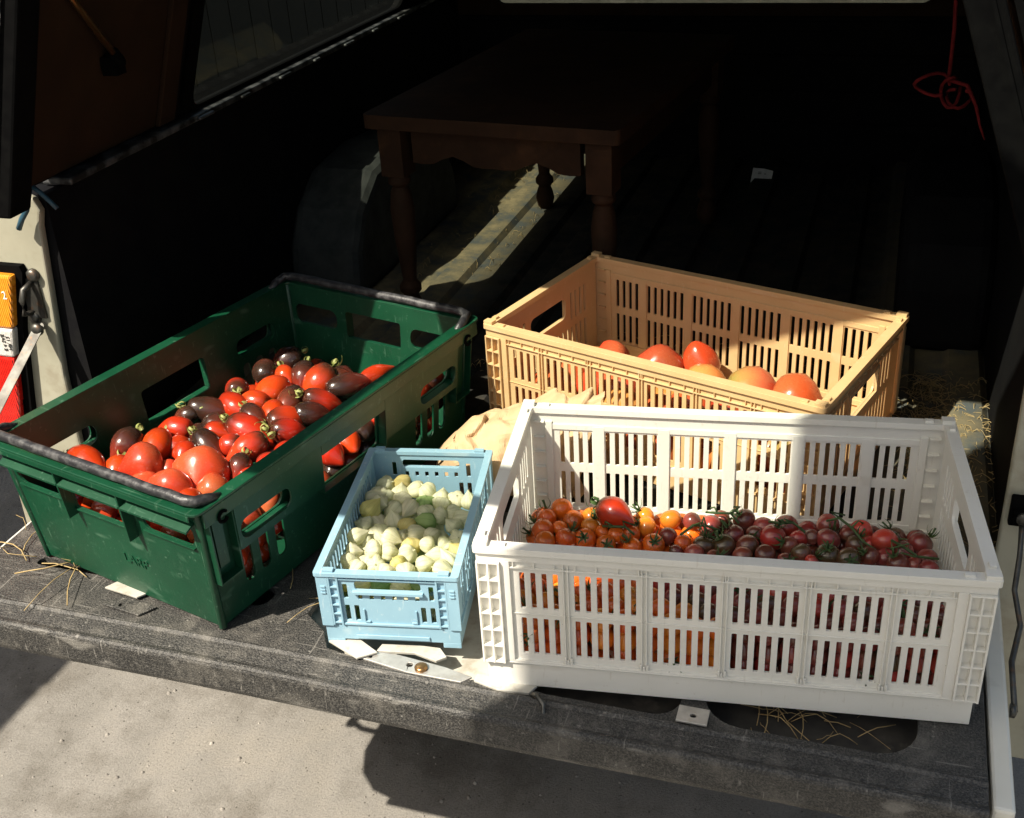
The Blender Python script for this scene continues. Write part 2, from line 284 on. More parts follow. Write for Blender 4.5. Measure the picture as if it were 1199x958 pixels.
# ------------------------------------------------------------------ crates
def wall_fns(Lx, Wy):
    """local (along, up, inward) -> crate space, for front, back, left and right wall"""
    return {'front': (lambda a, z, t: (a, -Wy / 2 + t, z), Lx), 'back': (lambda a, z, t: (-a, Wy / 2 - t, z), Lx),
            'left': (lambda a, z, t: (-Lx / 2 + t, -a, z), Wy), 'right': (lambda a, z, t: (Lx / 2 - t, a, z), Wy)}
def crate_large(name, mat, loc, rz, label, Lx=.53, Wy=.316, H=.197):
    root = empty(name, loc, rz); tag(root, label, 'crate')
    S = wall_fns(Lx, Wy); P = .0122; sw = .0056
    for side, (fn, ln) in S.items():
        long = side in ('front', 'back'); h2 = ln / 2
        if side in ('left', 'right'): h2 -= .011          # short walls butt against the long ones
        mb = MB(); holes = []; ribs = []
        if long:
            a = -.5 * 35.5 * P
            for k, n in enumerate((4, 6, 6, 6, 6, 4)):
                a0 = a
                for i in range(n):
                    for z0, z1 in ((.048, .099), (.112, .161)):
                        holes.append(rr(a - sw / 2, a + sw / 2, z0, z1, .0012, 2))
                    a += P
                a1 = a - P
                if k < 5: ribs.append((a1 + a0 * 0 + P * .95))
                a = a1 + 1.9 * P
        else:
            n = 17
            for i in range(n):
                a = (i - (n - 1) / 2) * P * 1.13
                holes.append(rr(a - sw / 2, a + sw / 2, .048, .099, .0012, 2))
                if abs(a) > .058: holes.append(rr(a - sw / 2, a + sw / 2, .112, .161, .0012, 2))
            holes.append(rr(-.051, .051, .122, .158, .010, 4))
        v, f = plate(rr(-h2 + .0005, h2 - .0005, .036, .190), holes, .0045, .0078); mb.add(v, f, fn)
        B = lambda a0, a1, z0, z1, t0, t1: mb.box(a0, a1, z0, z1, t0, t1, fn)
        e = h2 - .036 if long else h2 - .012
        # rim band, field frame and the ribs between the slot fields
        B(-h2, h2, .177, .1885, .0008, .0046); B(-e - .010, e + .010, .0365, .0395, .0008, .0046)
        if long:
            for s in (-1, 1):
                B(*sorted((s * e, s * (e + .010))), .0396, .1769, .0006, .0047)
                B(*sorted((s * e, s * (e + .009))), .0396, .176, .0076, .0105)
                # square lattice cells at the corners
                x0, x1 = sorted((s * (e + .0101), s * (h2)))
                for k in range(3):
                    xx = x0 + (x1 - x0 - .0022) * k / 2
                    B(xx, xx + .0022, .0366, .1769, -.0035, .0047)
                for k in range(7):
                    zz = .0370 + k * .0229
                    B(x0 + .0001, x1 - .0001, zz, zz + .0022, -.003, .0048)
                x0, x1 = sorted((s * (e + .0101), s * (h2 - .0122)))
                for k in range(7):
                    zz = .0370 + k * .0229
                    B(x0, x1, zz, zz + .0022, .0077, .013)
            for r in ribs:
                for d in (-.0032, .0018): B(r + d, r + d + .0014, .040, .1768, .0012, .0047)
                B(r - .0075, r + .0075, .045, .170, .0077, .0098)
                B(r - .0045, r - .0025, .0396, .047, .0007, .0044); B(r + .0030, r + .0050, .0396, .047, .0007, .0044)
                B(r - .0012, r + .0012, .0396, .0445, .0005, .0043)
            for k in range(-10, 11): B(k * .0225 - .0007, k * .0225 + .0007, .1695, .1768, .0014, .0046)
            B(-e, e, .1680, .1694, .0010, .0046); B(-e, e, .1055 - .0005, .1055 + .0005, .0030, .0046)
            B(-e, e, .164, .172, .0077, .0095); B(-e, e, .0370, .0445, .0077, .0098)
        else:
            B(-.056, -.0515, .117, .163, .0005, .0046); B(.0515, .056, .117, .163, .0005, .0046); B(-.0514, .0514, .1170, .1215, .0005, .0046); B(-.0514, .0514, .1585, .163, .0005, .0046)
            for k in range(-6, 7): B(k * .0225 - .0007, k * .0225 + .0007, .1700, .1768, .0014, .0046)
            B(-e, e, .1680, .1694, .0010, .0046)
        mb.build('wall', mat, root, .0005)
    # rim flange with lugs at the corners
    mb = MB(); v, f = plate(rr(-Lx / 2 - .003, Lx / 2 + .003, -Wy / 2 - .003, Wy / 2 + .003, .004), [rr(-Lx / 2 + .0112, Lx / 2 - .0112, -Wy / 2 + .0112, Wy / 2 - .0112, .003)], H - .0085, H - .0005); mb.add(v, f)
    for sx in (-1, 1):
        for sy in (-1, 1):
            x, y = sx * (Lx / 2 - .006), sy * (Wy / 2 - .004)
            mb.box(x - .0075, x + .0075, y - .0055, y + .0055, H - .001, H + .0045)
            mb.box(x - .0035 + sx * .002, x + .0035 + sx * .002, y - sy * .018 - .004, y - sy * .018 + .004, H - .001, H + .0030)
            mb.box(x - sx * .022 - .005, x - sx * .022 + .005, y - .003, y + .003, H - .001, H + .0022)
    mb.build('rim', mat, root, .0012, 2)
    mb = MB(); i = .0035
    mb.box(-Lx / 2 + i, Lx / 2 - i, -Wy / 2 + i, -Wy / 2 + i + .003, .0005, .0355); mb.box(-Lx / 2 + i, Lx / 2 - i, Wy / 2 - i - .003, Wy / 2 - i, .0005, .0355)
    mb.box(-Lx / 2 + i, -Lx / 2 + i + .003, -Wy / 2 + i + .0031, Wy / 2 - i - .0031, .0005, .0355); mb.box(Lx / 2 - i - .003, Lx / 2 - i, -Wy / 2 + i + .0031, Wy / 2 - i - .0031, .0005, .0355)
    mb.box(-Lx / 2 + i + .0031, Lx / 2 - i - .0031, -Wy / 2 + i + .0031, Wy / 2 - i - .0031, .010, .0135)
    mb.box(-Lx / 2 + .0005, Lx / 2 - .0005, -Wy / 2 + .0005, -Wy / 2 + .010, .0352, .0372)
    mb.box(-Lx / 2 + .0005, Lx / 2 - .0005, Wy / 2 - .010, Wy / 2 - .0005, .0352, .0372)
    mb.build('base', mat, root, .0008)
    return root
def crate_small(name, mat, loc, rz, label, Lx=.17, Wy=.2805, H=.11):
    root = empty(name, loc, rz); tag(root, label, 'crate')
    for side, (fn, ln) in wall_fns(Lx, Wy).items():
        end = side in ('front', 'back'); h2 = ln / 2 - (0 if end else .0085)
        mb = MB(); holes = []
        B = lambda a0, a1, z0, z1, t0, t1: mb.box(a0, a1, z0, z1, t0, t1, fn)
        if end:
            holes.append(rr(-.040, .040, .083, .0955, .004, 3))
            for k in range(6): x = (k - 2.5) * .0138; holes.append(rr(x - .0026, x + .0026, .0690, .0765, .0006, 1))
            for x in (-.052, .052): holes.append(rr(x - .003, x + .003, .070, .091, .001, 2))
            for x in (-.052, -.0405, .0405, .052): holes.append(rr(x - .003, x + .003, .037, .060, .001, 2))
            v, f = plate(rr(-h2 + .0005, h2 - .0005, .030, .1035), holes, .003, .0055); mb.add(v, f, fn)
            B(-.061, .061, .0985, .1005, .0004, .0031); B(-.061, .061, .0315, .0340, .0004, .0031)
            B(-.0425, .0425, .0790, .0826, -.0015, .0031)
            for k in range(-5, 6): B(k * .0118 - .0006, k * .0118 + .0006, .0958 + .0045, .1034, .0006, .0031)
            for s in (-1, 1):
                for x in (.0585, .0690): B(*sorted((s * x, s * (x + .002))), .0316, .1033, -.0005, .0032)
                for k in range(6): B(*sorted((s * .0606, s * .0689)), .034 + k * .0132, .0358 + k * .0132, -.0002, .0032)
                B(*sorted((s * .0712, s * h2)), .0300, .1034, -.0004, .0033)
                for k in range(3): B(*sorted((s * .0745, s * .0805)), .079 + k * .0045, .081 + k * .0045, -.0018, -.0003)
                B(*sorted((s * .031, s * .0325)), .036, .055, .0008, .0031); B(*sorted((s * .0255, s * .031)), .036, .0378, .0008, .0031)
        else:
            for k in range(20):
                x = (k - 9.5) * .0112
                holes.append(rr(x - .0028, x + .0028, .037, .0640, .001, 2)); holes.append(rr(x - .0028, x + .0028, .0685, .0930, .001, 2))
            v, f = plate(rr(-h2 + .0005, h2 - .0005, .030, .1035), holes, .003, .0055); mb.add(v, f, fn)
            B(-h2 + .002, h2 - .002, .0965, .0985, .0004, .0031); B(-h2 + .002, h2 - .002, .0315, .0340, .0004, .0031)
            for k in (-2, -1, 1, 2): B(k * .0448 - .0008, k * .0448 + .0008, .0341, .0964, .0008, .0031)
        mb.build('wall', mat, root, .0004)
    mb = MB(); v, f = plate(rr(-Lx / 2 - .002, Lx / 2 + .002, -Wy / 2 - .002, Wy / 2 + .002, .003), [rr(-Lx / 2 + .0075, Lx / 2 - .0075, -Wy / 2 + .0075, Wy / 2 - .0075, .002)], H - .006, H - .0005); mb.add(v, f)
    for sx in (-1, 1):
        for sy in (-1, 1):
            x, y = sx * (Lx / 2 - .016), sy * (Wy / 2 - .003); mb.box(x - .0065, x + .0065, y - .0035, y + .0035, H - .001, H + .0028)
    mb.build('rim', mat, root, .0008, 2)
    mb = MB(); i = .0025
    for s in (-1, 1):
        y0, y1 = sorted((s * (Wy / 2 - i), s * (Wy / 2 - i - .0025)))
        mb.box(-Lx / 2 + i, Lx / 2 - i, y0, y1, .008, .0298)
        for x in (-1, 1): mb.box(*sorted((x * (Lx / 2 - i), x * (Lx / 2 - i - .022))), y0, y1, .0005, .0081)
        mb.box(-.045, .045, *sorted((s * (Wy / 2 - .0006), s * (Wy / 2 - i + .0002))), .0105, .0165)
        x0, x1 = sorted((s * (Lx / 2 - i), s * (Lx / 2 - i - .0025)))
        mb.box(x0, x1, -Wy / 2 + i + .0026, Wy / 2 - i - .0026, .0045, .0298)
    mb.box(-Lx / 2 + i + .0026, Lx / 2 - i - .0026, -Wy / 2 + i + .0026, Wy / 2 - i - .0026, .008, .0105)
    mb.build('base', mat, root, .0006)
    return root
def crate_bale(name, mat, loc, rz, label, Lx=.60, Wy=.3925, H=.196):
    root = empty(name, loc, rz); tag(root, label, 'crate')
    ins = .026
    def fns():
        k = lambda z: 1 - z / H            # walls lean in towards the base
        return {'front': (lambda a, z, t: (a * (1 - .014 / (Lx / 2 - .017) * k(z)), -Wy / 2 + .016 + t + (ins - .012) * k(z), z), Lx - .034),
                'back': (lambda a, z, t: (-a * (1 - .014 / (Lx / 2 - .017) * k(z)), Wy / 2 - .016 - t - (ins - .012) * k(z), z), Lx - .034),
                'left': (lambda a, z, t: (-Lx / 2 + .016 + t + (ins - .012) * k(z), -a * (1 - .014 / (Wy / 2 - .017) * k(z)), z), Wy - .034),
                'right': (lambda a, z, t: (Lx / 2 - .016 - t - (ins - .012) * k(z), a * (1 - .014 / (Wy / 2 - .017) * k(z)), z), Wy - .034)}
    for side, (fn, ln) in fns().items():
        long = side in ('front', 'back'); h2 = ln / 2 - (0 if long else .0035)
        mb = MB(); B = lambda a0, a1, z0, z1, t0, t1: mb.box(a0, a1, z0, z1, t0, t1, fn)
        holes = []
        if long:
            holes.append(rr(-.075, .055, .098, .152, .006, 3))
            for s in (-1, 1): holes.append(rr(s * .190 - .045, s * .190 + .045, .118, .146, .013, 5))
            for s in (-1, 1):
                for k in (-1, 0, 1): x = s * .190 + k * .031; holes.append(rr(x - .0085, x + .0085, .040, .104, .008, 4))
        else:
            holes.append(rr(-.056, .056, .122, .166, .004, 3))
            for s in (-1, 1): holes.append(rr(s * .121 - .045, s * .121 + .045, .130, .162, .013, 5))
        v, f = plate(rr(-h2, h2, .004, H - .003, .002), holes, .0, .0032); mb.add(v, f, fn)
        if long:
            # outer skirt under the rim, open in front of the same holes
            sk = [rr(-.078, .058, .096, .154, .005, 3)] + [rr(s * .190 - .046, s * .190 + .046, .117, .147, .013, 5) for s in (-1, 1)]
            v, f = plate(rr(-h2 + .042, h2 - .042, .100, H - .006, .004), sk[1:] , -.0145, -.012)
            v2, f2 = plate(rr(-h2 + .042, -.079, .106, H - .006, .004), [sk[1]], -.0145, -.012); mb.add(v2, f2, fn)
            v2, f2 = plate(rr(.059, h2 - .042, .106, H - .006, .004), [sk[2]], -.0145, -.012); mb.add(v2, f2, fn)
            v2, f2 = plate(rr(-.0785, .0585, .155, H - .006, .002), [], -.0145, -.012); mb.add(v2, f2, fn)
            B(-h2 + .043, -.0795, .1045, .107, -.0119, -.0002); B(.0595, h2 - .043, .1045, .107, -.0119, -.0002)
            B(-.0785, .0585, .0935, .0965, -.0140, -.0002)
            for x in (-.0810, .0590): B(x, x + .0022, .0968, .1535, -.0140, -.0002)
            for s in (-1, 1):
                B(s * .19 - .048, s * .19 + .048, .1145, .1168, -.0118, -.0002)
                x = s * (h2 - .022)                      # deep square pocket by the corner
                for d in (-.020, .018): B(x + d, x + d + .002, .075, .186, -.013, -.0002)
                B(x - .0179, x + .0179, .075, .0775, -.013, -.0002); B(x - .010, x + .006, .095, .182, -.006, -.0002)
        else:
            # ledge and ribs under the rim
            for s0, s1 in ((-h2 + .002, -.0595), (-.0565, .0565), (.0595, h2 - .002)):
                mb.add(*box_vf(s0, s1, .1690, .1722, -.0155, -.0002, slope=-.0065), fn)
            for x in (-.058, .058): B(x - .0013, x + .0013, .112, .1885, -.0150, -.0002)
            B(-.0555, .0555, .1195, .1218, -.004, -.0002)
            for s in (-1, 1): B(s * .121 - .045, s * .121 + .045, .1272, .1294, -.004, -.0002)
        o = mb.build('wall', mat, root, .0007)
        if side == 'left':
            v, f = text('LARP', .021, .0018)
            mt = MB(); mt.add(v, f, lambda x, y, z: fn(x + .035, y + .062, -z - .0004))
            mt.build('embossed_lettering', mat, o)
    # rim
    mb = MB(); v, f = plate(rr(-Lx / 2, Lx / 2, -Wy / 2, Wy / 2, .012), [rr(-Lx / 2 + .0195, Lx / 2 - .0195, -Wy / 2 + .0195, Wy / 2 - .0195, .008)], H - .0035, H); mb.add(v, f)
    for s in (-1, 1):
        mb.box(*sorted((s * (Lx / 2), s * (Lx / 2 - .002))), -Wy / 2 + .012, Wy / 2 - .012, H - .012, H - .0036)
        mb.box(-Lx / 2 + .012, Lx / 2 - .012, *sorted((s * (Wy / 2), s * (Wy / 2 - .002))), H - .024, H - .0036)
    mb.build('rim', mat, root, .001, 2)
    # small clips and hook sockets at the corners
    for sx in (-1, 1):
        for sy in (-1, 1):
            mb = MB(); x, y = sx * (Lx / 2 - .040), sy * (Wy / 2 + .0012)
            mb.tube([(x + .007 * math.cos(R(a)), y, H - .022 + .007 * math.sin(R(a))) for a in range(40, 330, 24)], .0022, 6)
            mb.build('hook_socket', M['black_rubber'], root)
    mb = MB(); mb.box(-Lx / 2 + .045, Lx / 2 - .045, -Wy / 2 + .032, Wy / 2 - .032, .002, .006)
    for k in range(-3, 4): mb.box(k * .07 - .002, k * .07 + .002, -Wy / 2 + .034, Wy / 2 - .034, .0062, .011)
    for sx in (-1, 1):
        for sy in (-1, 1):
            mb.tube([(sx * (Lx / 2 - .0315), sy * (Wy / 2 - .0315), .002), (sx * (Lx / 2 - .0180), sy * (Wy / 2 - .0180), H - .004)], .0052, 12)
    mb.build('base', mat, root, .001)
    for s in (-1, 1):
        mb = MB(); x = s * (Lx / 2 - .012); y = Wy / 2 - .010
        pts = [(x - s * .05, -y + .001, H - .012), (x - s * .022, -y, H + .003), (x - s * .004, -y + .004, H + .008), (x, -y + .018, H + .0085)]
        pts += [(x + .0006 * math.sin(k * 2.1), -y + .018 + (2 * y - .036) * k / 14, H + .0085 + .0006 * math.sin(k * 1.7)) for k in range(1, 14)]
        pts += [(x, y - .018, H + .0085), (x - s * .004, y - .004, H + .008), (x - s * .022, y, H + .003), (x - s * .05, y - .001, H - .012)]
        mb.tube(pts, .0068, 10); mb.build('bale_arm', M['black_tube'], root)
    return root
def box_vf(x0, x1, z0, z1, t0, t1, slope=0):
    """a box in (along, up, inward); its outer edge drops by slope"""
    vs = []
    for z in (z0, z1):
        for t in (t0, t1):
            for x in (x0, x1): vs.append((x, z + (slope if t == t0 else 0), t))
    return vs, [(0, 2, 3, 1), (4, 5, 7, 6), (0, 1, 5, 4), (2, 6, 7, 3), (0, 4, 6, 2), (1, 3, 7, 5)]
# ------------------------------------------------------------------ fruit and husks
def lathe_mesh(name, prof, n, ribs=0, depth=0, seed=0, dent=.03):
    r_ = random.Random(seed); ph = [r_.uniform(0, 6.28) for _ in range(6)]
    vs = [(0, 0, prof[0][1])]; fs = []
    for j, (r, z) in enumerate(prof[1:-1]):
        for k in range(n):
            t = 2 * math.pi * k / n
            q = 1 + dent * (math.sin(t + ph[0]) + .6 * math.sin(2 * t + ph[1] + z * 40) + .5 * math.sin(3 * t + ph[2]))
            if ribs: q += depth * (abs(math.cos(ribs * t / 2)) ** 1.5 - .5)
            vs.append((r * q * math.cos(t), r * q * math.sin(t), z + dent * r * .6 * math.sin(t + ph[3])))
    m = len(prof) - 2; vs.append((0, 0, prof[-1][1])); e = len(vs) - 1
    for k in range(n):
        fs.append((0, 1 + (k + 1) % n, 1 + k)); fs.append((e, 1 + (m - 1) * n + k, 1 + (m - 1) * n + (k + 1) % n))
    for j in range(m - 1):
        for k in range(n):
            a = 1 + j * n + k; b = 1 + j * n + (k + 1) % n; fs.append((a, b, b + n, a + n))
    me = bpy.data.meshes.new(name); me.from_pydata(vs, [], fs); me.polygons.foreach_set('use_smooth', [True] * len(fs)); me.update()
    return me
def profile(el, tip=0, n=14):
    """unit-radius profile: el = length / width, tip = how pointed the lower end is"""
    out = []
    for i in range(n + 1):
        a = math.pi * i / n; z = -math.cos(a); r = math.sin(a)
        if z < 0 and tip: r *= (1 - tip * .55 * (-z) ** 2.0); z *= 1 + tip * .22 * (-z) ** 4
        if z > .75: z -= (z - .75) * .55 * (1 - r)      # dimple at the stem
        out.append((r, z * el))
    return out
def calyx_mesh(name, n, ln, w, curl, stem, seed):
    """green star: narrow sepals that spread and curl back, with a stub of stalk"""
    r_ = random.Random(seed); mb = MB()
    for k in range(n):
        t = 2 * math.pi * k / n + r_.uniform(-.25, .25); l = ln * r_.uniform(.75, 1.15); c = curl * r_.uniform(.6, 1.4); pts = []
        x = .0005; z = .0002; a = R(12)
        for i in range(8):
            pts.append((x, z, w * (1 - (i / 7) ** 1.6) + .0001)); x += math.cos(a) * l / 7; z += math.sin(a) * l / 7; a += c / 7
        tw = r_.uniform(-.5, .5); vs = []
        for i, (x, z, ww) in enumerate(pts):
            for s in (-1, 0, 1):
                tt = t + tw * (i / 7) ** 2
                vs.append((x * math.cos(tt) - s * ww * math.sin(tt), x * math.sin(tt) + s * ww * math.cos(tt), z + (.0006 if s == 0 else 0) * (1 if i < 7 else 0)))
        fs = []
        for i in range(7):
            for s in (0, 1): fs.append((i * 3 + s, i * 3 + s + 1, i * 3 + s + 4, i * 3 + s + 3))
        mb.add(vs, fs, None, True)
    if stem:
        mb.tube([(0, 0, -.0005), (.0005, 0, stem * .5), (.002, .001, stem)], [.0013, .0011, .0015], 6)
    return mb.mesh(name, False)
ORD = 'zero first second third fourth fifth sixth seventh eighth ninth tenth eleventh twelfth thirteenth fourteenth fifteenth sixteenth seventeenth eighteenth nineteenth twentieth'.split()
PROTO = {}
GROW = {'plum_tomato': 1.2, 'oxheart_tomato': 1.18, 'cherry_tomato': 1.12}
def proto(key, cls):
    if key not in PROTO: PROTO[key] = cls()
    return PROTO[key]
CAL = {'plum': [calyx_mesh('calyx', 5, .027, .0021, 4.6, .008, s) for s in (1, 2, 6)], 'cherry': [calyx_mesh('calyx', 6, .017, .0013, 1.5, .012, s) for s in (3, 4, 5)]}
CLS = {'r': ('red', .9), 'm': ('mixed', .9), 'd': ('dark', .8), 'x': ('oxheart', .8), 'o': ('orange', .1), 'y': ('yellow_orange', .1), 'p': ('purple', .1), 'q': ('ruby', .1)}
def tomato_mesh(kind, mat, el, tip, var):
    def mk():
        me = lathe_mesh(kind, profile(el, tip), 20, ribs=(5 if kind == 'oxheart_tomato' else 0), depth=(.07 if kind == 'oxheart_tomato' else 0), seed=hash((kind == 'x', round(el, 2), var)) % 999 if False else int(el * 100) + var * 7, dent=.022 if kind == 'cherry_tomato' else .03)
        me.materials.append(M[mat]); return me
    return proto((kind, mat, round(el, 1), round(tip, 1), var), mk)
def add_tomato(kind, mat, crate_root, p, r, el, tip, axis, cal=None, calmat='calyx_pale', var=0):
    """one tomato, resting in a crate; axis points from the tip to the stem"""
    me = tomato_mesh(kind, mat, round(el, 1), tip, var)
    o = bpy.data.objects.new(kind, me); col.objects.link(o)
    W = Matrix.Translation(crate_root.location) @ Matrix.Rotation(crate_root.rotation_euler.z, 4, 'Z')
    o.location = W @ Vector(p)
    q = Vector(axis).normalized().to_track_quat('Z', 'Y'); q = q @ Euler((0, 0, rnd.uniform(0, 6.28))).to_quaternion()
    o.rotation_euler = q.to_euler(); s = r / 1000 * GROW.get(kind, 1); o.scale = (s, s, s)
    if cal:
        c = bpy.data.objects.new('calyx', CALM[(cal, calmat)][rnd.randrange(len(CALM[(cal, calmat)]))]); col.objects.link(c); c.parent = o
        c.location = (0, 0, round(el, 1) * .93); k = 1 / s; c.scale = (k, k, k); c.rotation_euler = (rnd.uniform(-.15, .15), rnd.uniform(-.15, .15), rnd.uniform(0, 6.28))
    return o
CALM = {}
for key in ('plum', 'cherry'):
    for mt in ('calyx_pale', 'leaf_green'):
        ms = []
        for me in CAL[key]:
            m2 = me.copy(); m2.materials.append(M[mt]); ms.append(m2)
        CALM[(key, mt)] = ms
SUN, SKY, EXPO = 5.0, .065, 1.2
